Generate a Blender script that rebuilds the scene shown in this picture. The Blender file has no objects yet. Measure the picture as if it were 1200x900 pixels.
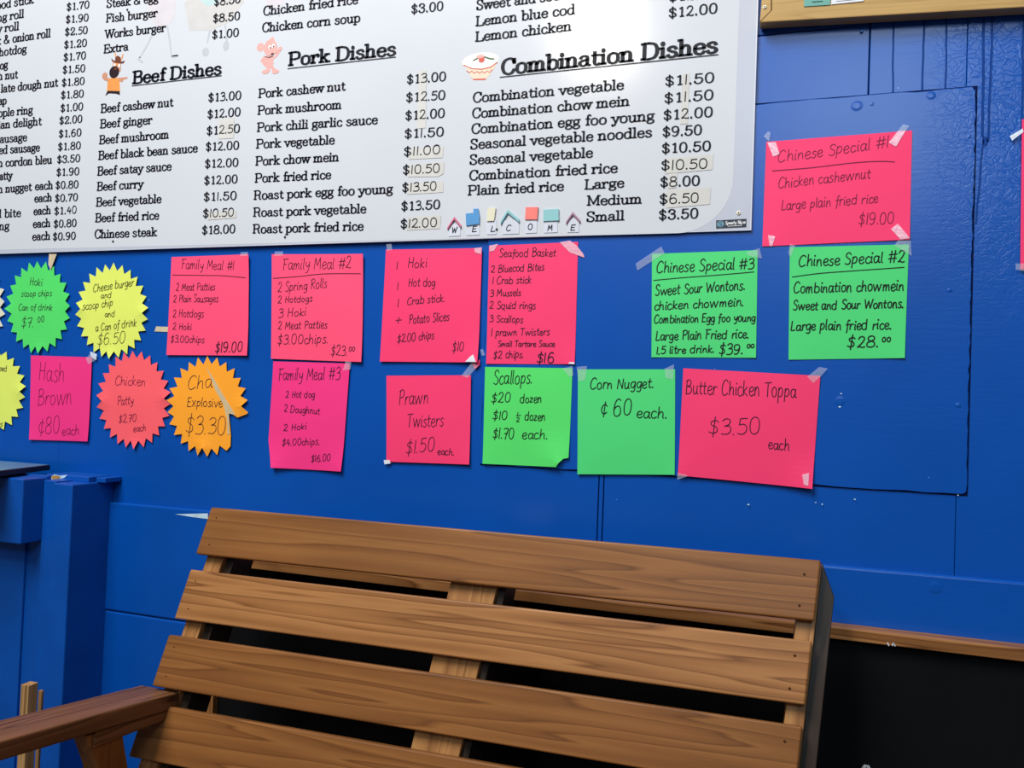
import bpy, bmesh, math, random
from mathutils import Vector, Matrix, Euler
from mathutils.geometry import delaunay_2d_cdt

scene = bpy.context.scene
col = scene.collection

# ------------------------------------------------------------------ camera
FOC, CX, CY = 930.0, 600.0, 450.0          # focal length in pixels of a 1200 x 900 frame
YAW, PITCH, ROLL = math.radians(-18.432), math.radians(1.3178), math.radians(2.142)
CAM = Vector((0.0, -1.63, 1.25))           # wall_back is the plane y = 0

_fw = Vector((math.sin(YAW), math.cos(YAW), 0)); _rt = Vector((math.cos(YAW), -math.sin(YAW), 0)); _up = Vector((0, 0, 1))
FWD = _fw * math.cos(PITCH) + _up * math.sin(PITCH)
_u2 = _up * math.cos(PITCH) - _fw * math.sin(PITCH)
RIGHT = _rt * math.cos(ROLL) + _u2 * math.sin(ROLL)
UP = _u2 * math.cos(ROLL) - _rt * math.sin(ROLL)

cam_data = bpy.data.cameras.new('camera')
cam_data.sensor_fit = 'HORIZONTAL'; cam_data.sensor_width = 36.0
cam_data.lens = FOC / 1200.0 * 36.0
cam_data.clip_start = 0.02
cam = bpy.data.objects.new('camera', cam_data); col.objects.link(cam)
m3 = Matrix((RIGHT, UP, -FWD)).transposed()
cam.matrix_world = Matrix.Translation(CAM) @ m3.to_4x4()
scene.camera = cam

# ------------------------------------------------------------------ colour management, world, lights
scene.view_settings.view_transform = 'Standard'
scene.view_settings.look = 'None'
scene.view_settings.gamma = 1.0
scene.view_settings.use_curve_mapping = False
scene.view_settings.exposure = 0.0

world = bpy.data.worlds.new('world'); scene.world = world
world.use_nodes = True
bg = world.node_tree.nodes['Background']
bg.inputs['Color'].default_value = (0.72, 0.84, 1.0, 1)
bg.inputs['Strength'].default_value = 0.10

def area_light(name, loc, target, sx, sy, power, color):
    d = bpy.data.lights.new(name, 'AREA'); d.shape = 'RECTANGLE'
    d.size = sx; d.size_y = sy; d.energy = power; d.color = color
    o = bpy.data.objects.new(name, d); col.objects.link(o)
    o.location = loc
    o.rotation_euler = (Vector(target) - Vector(loc)).to_track_quat('-Z', 'Y').to_euler()
    return o
# daylight through a high window to the left of the viewer
area_light('window_daylight', (-1.55, -2.5, 4.6), (-0.35, 0, 1.25), 1.8, 1.6, 200, (0.97, 0.98, 1.0))
# sky seen through the high shop front behind the viewer
area_light('shopfront_daylight', (0.55, -4.4, 3.45), (0.1, 0, 1.3), 1.35, 0.95, 52, (0.72, 0.88, 1.0))
# warm ceiling lamp mirrored in the menu board
area_light('ceiling_lamp', (-0.98, -2.6, 3.30), (-0.4, 0, 1.5), 0.34, 0.34, 22, (1.0, 0.9, 0.75))

# ------------------------------------------------------------------ pixel of the photograph -> point of the place
def ray(px, py):
    return (RIGHT * ((px - CX) / FOC) - UP * ((py - CY) / FOC) + FWD)
def on_plane(px, py, p, n):
    d = ray(px, py); n = Vector(n)
    return CAM + d * ((Vector(p) - CAM).dot(n) / d.dot(n))
def W(px, py, y=0.0):                        # on a plane parallel to the wall
    return on_plane(px, py, (0, y, 0), (0, 1, 0))
def WXZ(px, py, y=0.0):
    v = W(px, py, y); return (v.x, v.z)

# ------------------------------------------------------------------ materials
def lin(c):
    c = c / 255.0
    return c / 12.92 if c <= 0.04045 else ((c + 0.055) / 1.055) ** 2.4
def rgb(r, g, b): return (lin(r), lin(g), lin(b), 1.0)

def mat(name, color, rough=0.6, spec=0.4, noise=0.0, nscale=8.0, bump=0.0, bscale=60.0, metal=0.0):
    m = bpy.data.materials.new(name); m.use_nodes = True
    nt = m.node_tree; b = nt.nodes['Principled BSDF']
    b.inputs['Base Color'].default_value = color
    b.inputs['Roughness'].default_value = rough
    b.inputs['Specular IOR Level'].default_value = spec
    b.inputs['Metallic'].default_value = metal
    tc = nt.nodes.new('ShaderNodeTexCoord')
    if noise > 0:
        n = nt.nodes.new('ShaderNodeTexNoise'); n.inputs['Scale'].default_value = nscale; n.inputs['Detail'].default_value = 4
        nt.links.new(tc.outputs['Object'], n.inputs['Vector'])
        mr = nt.nodes.new('ShaderNodeMapRange')
        mr.inputs['From Min'].default_value = 0.3; mr.inputs['From Max'].default_value = 0.7
        mr.inputs['To Min'].default_value = 1 - noise; mr.inputs['To Max'].default_value = 1 + noise
        nt.links.new(n.outputs['Fac'], mr.inputs['Value'])
        vm = nt.nodes.new('ShaderNodeVectorMath'); vm.operation = 'SCALE'
        vm.inputs[0].default_value = color[:3]
        nt.links.new(mr.outputs['Result'], vm.inputs['Scale'])
        nt.links.new(vm.outputs['Vector'], b.inputs['Base Color'])
    if bump > 0:
        n2 = nt.nodes.new('ShaderNodeTexNoise'); n2.inputs['Scale'].default_value = bscale; n2.inputs['Detail'].default_value = 3
        nt.links.new(tc.outputs['Object'], n2.inputs['Vector'])
        bp = nt.nodes.new('ShaderNodeBump'); bp.inputs['Strength'].default_value = bump; bp.inputs['Distance'].default_value = 0.002
        nt.links.new(n2.outputs['Fac'], bp.inputs['Height'])
        nt.links.new(bp.outputs['Normal'], b.inputs['Normal'])
    return m

def wall_paint():
    """glossy blue paint brushed over old boards; crazed and blistered in the upper right"""
    m = mat('blue_wall_paint', rgb(4, 72, 155), 0.30, 0.42)
    nt = m.node_tree; b = nt.nodes['Principled BSDF']; L = nt.links.new
    tc = [n for n in nt.nodes if n.type == 'TEX_COORD'][0]
    n = nt.nodes.new('ShaderNodeTexNoise'); n.inputs['Scale'].default_value = 3.0; n.inputs['Detail'].default_value = 5
    L(tc.outputs['Object'], n.inputs['Vector'])
    cr = nt.nodes.new('ShaderNodeValToRGB')
    cr.color_ramp.elements[0].position = 0.3; cr.color_ramp.elements[0].color = rgb(2, 73, 160)
    cr.color_ramp.elements[1].position = 0.7; cr.color_ramp.elements[1].color = rgb(5, 80, 171)
    L(n.outputs['Fac'], cr.inputs['Fac']); 
    # worn specks where the top coat is chipped
    v = nt.nodes.new('ShaderNodeTexVoronoi'); v.inputs['Scale'].default_value = 14.0
    L(tc.outputs['Object'], v.inputs['Vector'])
    lt = nt.nodes.new('ShaderNodeMath'); lt.operation = 'LESS_THAN'; lt.inputs[1].default_value = 0.015
    L(v.outputs['Distance'], lt.inputs[0])
    mx = nt.nodes.new('ShaderNodeMixRGB'); mx.inputs['Color2'].default_value = rgb(120, 165, 215)
    L(lt.outputs[0], mx.inputs['Fac']); L(cr.outputs['Color'], mx.inputs['Color1'])
    L(mx.outputs['Color'], b.inputs['Base Color'])
    # brush strokes (stretched noise)
    mp = nt.nodes.new('ShaderNodeMapping'); mp.inputs['Scale'].default_value = (14, 1, 150)
    L(tc.outputs['Object'], mp.inputs['Vector'])
    nb = nt.nodes.new('ShaderNodeTexNoise'); nb.inputs['Scale'].default_value = 1.0; nb.inputs['Detail'].default_value = 3
    L(mp.outputs['Vector'], nb.inputs['Vector'])
    # crazing
    nd = nt.nodes.new('ShaderNodeTexNoise'); nd.inputs['Scale'].default_value = 30
    L(tc.outputs['Object'], nd.inputs['Vector'])
    mxv = nt.nodes.new('ShaderNodeMixRGB'); mxv.inputs['Fac'].default_value = 0.06
    L(tc.outputs['Object'], mxv.inputs['Color1']); L(nd.outputs['Color'], mxv.inputs['Color2'])
    mpc = nt.nodes.new('ShaderNodeMapping'); mpc.inputs['Scale'].default_value = (52, 52, 100)
    L(mxv.outputs['Color'], mpc.inputs['Vector'])
    vc = nt.nodes.new('ShaderNodeTexVoronoi'); vc.feature = 'DISTANCE_TO_EDGE'; vc.inputs['Scale'].default_value = 1.0
    L(mpc.outputs['Vector'], vc.inputs['Vector'])
    sm = nt.nodes.new('ShaderNodeMapRange'); sm.inputs['From Max'].default_value = 0.12
    L(vc.outputs['Distance'], sm.inputs['Value'])
    # where the crazing is: right of x = 0.25 and high up
    sx = nt.nodes.new('ShaderNodeSeparateXYZ'); L(tc.outputs['Object'], sx.inputs[0])
    rx = nt.nodes.new('ShaderNodeMapRange'); rx.inputs['From Min'].default_value = 0.22; rx.inputs['From Max'].default_value = 0.40
    L(sx.outputs['X'], rx.inputs['Value'])
    rz = nt.nodes.new('ShaderNodeMapRange'); rz.inputs['From Min'].default_value = 1.35; rz.inputs['From Max'].default_value = 1.75
    L(sx.outputs['Z'], rz.inputs['Value'])
    mk = nt.nodes.new('ShaderNodeMath'); mk.operation = 'MULTIPLY'; L(rx.outputs[0], mk.inputs[0]); L(rz.outputs[0], mk.inputs[1])
    mk2 = nt.nodes.new('ShaderNodeMath'); mk2.operation = 'MULTIPLY'; L(mk.outputs[0], mk2.inputs[0]); L(sm.outputs[0], mk2.inputs[1])
    rxb = nt.nodes.new('ShaderNodeMapRange'); rxb.inputs['From Min'].default_value = -0.4; rxb.inputs['From Max'].default_value = 0.5
    rxb.inputs['To Min'].default_value = 0.06; rxb.inputs['To Max'].default_value = 0.9
    L(sx.outputs['X'], rxb.inputs['Value'])
    mb = nt.nodes.new('ShaderNodeMath'); mb.operation = 'MULTIPLY'; L(nb.outputs['Fac'], mb.inputs[0]); L(rxb.outputs[0], mb.inputs[1])
    ad = nt.nodes.new('ShaderNodeMath'); ad.operation = 'ADD'; L(mb.outputs[0], ad.inputs[0]); L(mk2.outputs[0], ad.inputs[1])
    bp = nt.nodes.new('ShaderNodeBump'); bp.inputs['Strength'].default_value = 0.24; bp.inputs['Distance'].default_value = 0.0012
    L(ad.outputs[0], bp.inputs['Height']); L(bp.outputs['Normal'], b.inputs['Normal'])
    return m

def wood(name, light, mid, dark, rough=0.42):
    """board grain that follows each piece: attribute 'grain' = (along, across, depth) in metres plus an offset per piece"""
    m = mat(name, mid, rough, 0.25)
    nt = m.node_tree; b = nt.nodes['Principled BSDF']; L = nt.links.new
    at = nt.nodes.new('ShaderNodeAttribute'); at.attribute_name = 'grain'
    mp = nt.nodes.new('ShaderNodeMapping'); mp.inputs['Scale'].default_value = (0.75, 18, 18)
    L(at.outputs['Vector'], mp.inputs['Vector'])
    n1 = nt.nodes.new('ShaderNodeTexNoise'); n1.inputs['Scale'].default_value = 1.0; n1.inputs['Detail'].default_value = 2.0
    L(mp.outputs['Vector'], n1.inputs['Vector'])
    mu = nt.nodes.new('ShaderNodeMath'); mu.operation = 'MULTIPLY'; mu.inputs[1].default_value = 9.0
    L(n1.outputs['Fac'], mu.inputs[0])
    fr = nt.nodes.new('ShaderNodeMath'); fr.operation = 'FRACT'; L(mu.outputs[0], fr.inputs[0])
    cr = nt.nodes.new('ShaderNodeValToRGB'); e = cr.color_ramp.elements
    e[0].position = 0.0; e[0].color = light; e[1].position = 1.0; e[1].color = light
    a = e.new(0.45); a.color = mid; a = e.new(0.80); a.color = tuple(0.55*m_+0.45*d_ for m_, d_ in zip(mid, dark)); a = e.new(0.88); a.color = dark; a = e.new(0.95); a.color = mid
    L(fr.outputs[0], cr.inputs['Fac'])
    mp2 = nt.nodes.new('ShaderNodeMapping'); mp2.inputs['Scale'].default_value = (9, 260, 260)
    L(at.outputs['Vector'], mp2.inputs['Vector'])
    n2 = nt.nodes.new('ShaderNodeTexNoise'); n2.inputs['Scale'].default_value = 1.0; n2.inputs['Detail'].default_value = 3
    L(mp2.outputs['Vector'], n2.inputs['Vector'])
    mp3 = nt.nodes.new('ShaderNodeMapping'); mp3.inputs['Scale'].default_value = (4.5, 14, 14)
    L(at.outputs['Vector'], mp3.inputs['Vector'])
    n3 = nt.nodes.new('ShaderNodeTexNoise'); n3.inputs['Scale'].default_value = 1.0; n3.inputs['Detail'].default_value = 3
    L(mp3.outputs['Vector'], n3.inputs['Vector'])
    mr = nt.nodes.new('ShaderNodeMapRange'); mr.inputs['From Min'].default_value = 0.25; mr.inputs['From Max'].default_value = 0.75
    mr.inputs['To Min'].default_value = 0.94; mr.inputs['To Max'].default_value = 1.06
    L(n2.outputs['Fac'], mr.inputs['Value'])
    mr3 = nt.nodes.new('ShaderNodeMapRange'); mr3.inputs['From Min'].default_value = 0.25; mr3.inputs['From Max'].default_value = 0.75
    mr3.inputs['To Min'].default_value = 0.90; mr3.inputs['To Max'].default_value = 1.09
    L(n3.outputs['Fac'], mr3.inputs['Value'])
    mm = nt.nodes.new('ShaderNodeMath'); mm.operation = 'MULTIPLY'; L(mr.outputs[0], mm.inputs[0]); L(mr3.outputs[0], mm.inputs[1])
    vm = nt.nodes.new('ShaderNodeVectorMath'); vm.operation = 'SCALE'
    L(cr.outputs['Color'], vm.inputs[0]); L(mm.outputs[0], vm.inputs['Scale'])
    L(vm.outputs['Vector'], b.inputs['Base Color'])
    bp = nt.nodes.new('ShaderNodeBump'); bp.inputs['Strength'].default_value = 0.12; bp.inputs['Distance'].default_value = 0.001
    L(n2.outputs['Fac'], bp.inputs['Height']); L(bp.outputs['Normal'], b.inputs['Normal'])
    return m

def clear_tape(name, color, alpha):
    m = mat(name, color, 0.22, 0.6, bump=0.5, bscale=120)
    m.node_tree.nodes['Principled BSDF'].inputs['Alpha'].default_value = alpha
    return m

M = {
    'wall': wall_paint(),
    'blue': mat('blue_joinery_paint', rgb(5, 78, 166), 0.40, 0.4, 0.10, 9, 0.2, 40),
    'drip': mat('dark_blue_paint_run', rgb(2, 56, 132), 0.5, 0.15, 0.08, 30),
    'chip': mat('chipped_primer', rgb(190, 215, 228), 0.7, 0.3, 0.15, 60),
    'rawchip': mat('chipped_bare_wood', rgb(176, 136, 70), 0.7, 0.3, 0.2, 60),
    'seam': mat('dark_wall_cavity', rgb(8, 24, 66), 0.9, 0.1, 0.1, 20),
    'pink': mat('fluorescent_pink_card', rgb(248, 58, 110), 0.62, 0.3, 0.02, 5),
    'salmon': mat('bright_rose_card', rgb(255, 78, 118), 0.62, 0.3, 0.02, 5),
    'magenta': mat('magenta_card', rgb(246, 52, 130), 0.62, 0.3, 0.02, 5),
    'green': mat('fluorescent_green_card', rgb(76, 212, 118), 0.62, 0.3, 0.02, 5),
    'lime': mat('lime_green_card', rgb(84, 220, 104), 0.62, 0.3, 0.02, 5),
    'yellow': mat('fluorescent_yellow_card', rgb(226, 236, 104), 0.62, 0.3, 0.02, 5),
    'coral': mat('coral_card', rgb(255, 96, 104), 0.62, 0.3, 0.02, 5),
    'orange': mat('fluorescent_orange_card', rgb(255, 164, 42), 0.62, 0.3, 0.02, 5),
    'cream': mat('cream_card', rgb(228, 222, 196), 0.62, 0.3, 0.02, 5),
    'pen': mat('thin_marker_ink', rgb(48, 22, 44), 0.6, 0.2, 0.15, 90),
    'pen_red': mat('faded_maroon_ink', rgb(120, 26, 60), 0.6, 0.2, 0.15, 90),
    'pen_dark': mat('black_marker_ink', rgb(22, 26, 24), 0.6, 0.2, 0.15, 90),
    'pen_faint': mat('faded_marker_ink', rgb(116, 110, 110), 0.6, 0.2, 0.15, 90),
    'print': mat('printed_black', rgb(20, 22, 30), 0.5, 0.15, 0.1, 40),
    'board': mat('white_gloss_board', rgb(206, 208, 213), 0.16, 0.34, 0.02, 3, 0.08, 4),
    'board_border': mat('grey_printed_border', rgb(188, 191, 202), 0.24, 0.3, 0.02, 3),
    'board_edge': mat('pale_board_edge', rgb(222, 224, 236), 0.4, 0.5, 0.02, 9),
    'patch': mat('correction_paper', rgb(204, 201, 195), 0.7, 0.3, 0.04, 40),
    'tape': clear_tape('clear_sticky_tape', rgb(225, 232, 245), 0.15),
    'tape_pink': clear_tape('frosted_sticky_tape', rgb(255, 190, 208), 0.72),
    'tape_white': clear_tape('crumpled_sticky_tape', rgb(240, 244, 250), 0.8),
    'masking': mat('tan_masking_tape', rgb(206, 188, 156), 0.7, 0.3, 0.08, 60),
    'beige': mat('torn_beige_backing', rgb(202, 180, 140), 0.7, 0.3, 0.08, 50),
    'screw': mat('dull_steel_screw', rgb(70, 72, 76), 0.4, 0.5, 0.1, 200, metal=0.6),
    'screw_pale': mat('cream_screw_cap', rgb(232, 226, 204), 0.5, 0.4, 0.05, 200),
    'hole': mat('dark_screw_recess', rgb(66, 40, 22), 0.9, 0.1, 0.1, 200),
    'bench': wood('honey_stained_pine', rgb(140, 92, 48), rgb(129, 82, 41), rgb(104, 63, 30)),
    'bench_light': wood('light_honey_pine', rgb(166, 115, 68), rgb(154, 103, 58), rgb(116, 72, 37)),
    'bench_pale': wood('pale_planed_pine', rgb(170, 122, 72), rgb(158, 110, 63), rgb(130, 86, 47)),
    'bench_dark': wood('dark_brown_pine', rgb(56, 43, 34), rgb(49, 38, 30), rgb(32, 24, 18)),  # back braces, a much darker brown than slats and posts
    'arm': wood('weathered_brown_pine', rgb(124, 84, 54), rgb(112, 74, 46), rgb(74, 46, 28)),
    'frame_tan': wood('tan_fibreboard_frame', rgb(192, 156, 98), rgb(188, 152, 94), rgb(176, 140, 84), 0.6),
    'frame_wood': wood('plain_pine_frame', rgb(166, 114, 66), rgb(150, 100, 56), rgb(104, 62, 32)),
    'stake': wood('sawn_pine_stake', rgb(186, 146, 96), rgb(168, 126, 78), rgb(120, 84, 46), 0.7),
    'chalk': mat('black_chalkboard', rgb(11, 12, 14), 0.75, 0.12, 0.25, 6),
    'chalk_mark': mat('white_chalk', rgb(205, 208, 212), 0.9, 0.1, 0.2, 120),
    'cork': mat('brown_cork', rgb(170, 128, 78), 0.9, 0.1, 0.25, 160, 0.4, 200),
    'counter_top': mat('worn_grey_blue_laminate', rgb(92, 128, 158), 0.35, 0.5, 0.12, 12),
    'counter_edge': mat('black_counter_edge', rgb(20, 22, 30), 0.5, 0.4, 0.1, 30),
    'floor': mat('grey_concrete', rgb(70, 68, 66), 0.8, 0.2, 0.12, 7, 0.2, 40),
}
def flat(name, c): 
    M[name] = mat(name, c, 0.5, 0.2, 0.04, 30)
for nm, c in {'ink_orange': rgb(226, 148, 78), 'ink_brown': rgb(112, 62, 44), 'ink_dark': rgb(44, 30, 34), 'ink_skin': rgb(196, 140, 112),
              'ink_pig': rgb(226, 168, 160), 'ink_pig_line': rgb(120, 70, 70), 'ink_white': rgb(240, 240, 238), 'ink_bowl': rgb(232, 208, 184), 'ink_bowl_in': rgb(236, 236, 220), 'ink_red': rgb(206, 92, 80),
              'ink_leaf': rgb(74, 96, 66), 'wm_pink': rgb(206, 200, 203), 'wm_grey': rgb(184, 188, 193), 'wm_tan': rgb(200, 197, 194),
              'wm_teal': rgb(182, 206, 204), 'tag_grey': rgb(208, 210, 220), 'tag_pink': rgb(206, 116, 142), 'tag_blue': rgb(86, 148, 200),
              'tag_cream': rgb(222, 216, 190), 'tag_teal': rgb(142, 194, 196), 'tag_red': rgb(238, 126, 118), 'tag_mauve': rgb(168, 132, 152), 'tag_shade': rgb(116, 62, 88),
              'logo_dark': rgb(52, 58, 70), 'logo_blue': rgb(108, 152, 170), 'card_teal': rgb(108, 164, 152), 'card_white': rgb(222, 222, 226)}.items():
    flat(nm, c)

# ------------------------------------------------------------------ object helpers
def link(name, me, parent=None):
    o = bpy.data.objects.new(name, me); col.objects.link(o)
    if parent: o.parent = parent
    return o
def mesh_obj(name, verts, faces, material, parent=None, smooth=False):
    me = bpy.data.meshes.new(name)
    me.from_pydata([tuple(v) for v in verts], [], faces)
    me.materials.append(material if not isinstance(material, str) else M[material])
    me.update()
    if smooth:
        for p in me.polygons: p.use_smooth = True
    o = link(name, me, parent)
    if parent: o.matrix_parent_inverse = Matrix.Translation(-parent.location)
    return o
def thing(name, label, cat, loc=(0, 0, 0), group=None):
    o = bpy.data.objects.new(name, None); col.objects.link(o)
    o.empty_display_size = 0.05; o.location = loc
    o['label'] = label; o['category'] = cat
    if group: o['group'] = group
    return o
def tag(o, label, cat, group=None):
    o['label'] = label; o['category'] = cat
    if group: o['group'] = group
    return o
def structure(o):
    o['kind'] = 'structure'; return o

class MB:
    """gathers shapes into one mesh"""
    def __init__(s): s.v = []; s.f = []; s.g = []
    def add(s, vs, fs, gs=None):
        b = len(s.v); s.v += [Vector(v) for v in vs]; s.f += [tuple(i + b for i in f) for f in fs]
        s.g += gs if gs else [(v[0], v[2], v[1]) for v in vs]
    def box(s, x0, x1, y0, y1, z0, z1):
        s.add([(x0,y0,z0),(x1,y0,z0),(x1,y1,z0),(x0,y1,z0),(x0,y0,z1),(x1,y0,z1),(x1,y1,z1),(x0,y1,z1)],
              [(0,3,2,1),(4,5,6,7),(0,1,5,4),(1,2,6,5),(2,3,7,6),(3,0,4,7)])
    def build(s, name, material, parent=None, bevel=0.0, seg=2, grain=False):
        o = mesh_obj(name, s.v, s.f, material, parent)
        if grain:
            a = o.data.attributes.new('grain', 'FLOAT_VECTOR', 'POINT')
            for i, g in enumerate(s.g): a.data[i].vector = g
        if bevel > 0:
            md = o.modifiers.new('edge', 'BEVEL'); md.width = bevel; md.segments = seg; md.limit_method = 'ANGLE'
        return o

def hexa(pts, gpts=None):
    """box from 8 corners: front quad (4, counter-clockwise from outside) then back quad"""
    f = [(0,1,2,3),(7,6,5,4),(0,4,5,1),(1,5,6,2),(2,6,7,3),(3,7,4,0)]
    return pts, f, gpts

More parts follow.
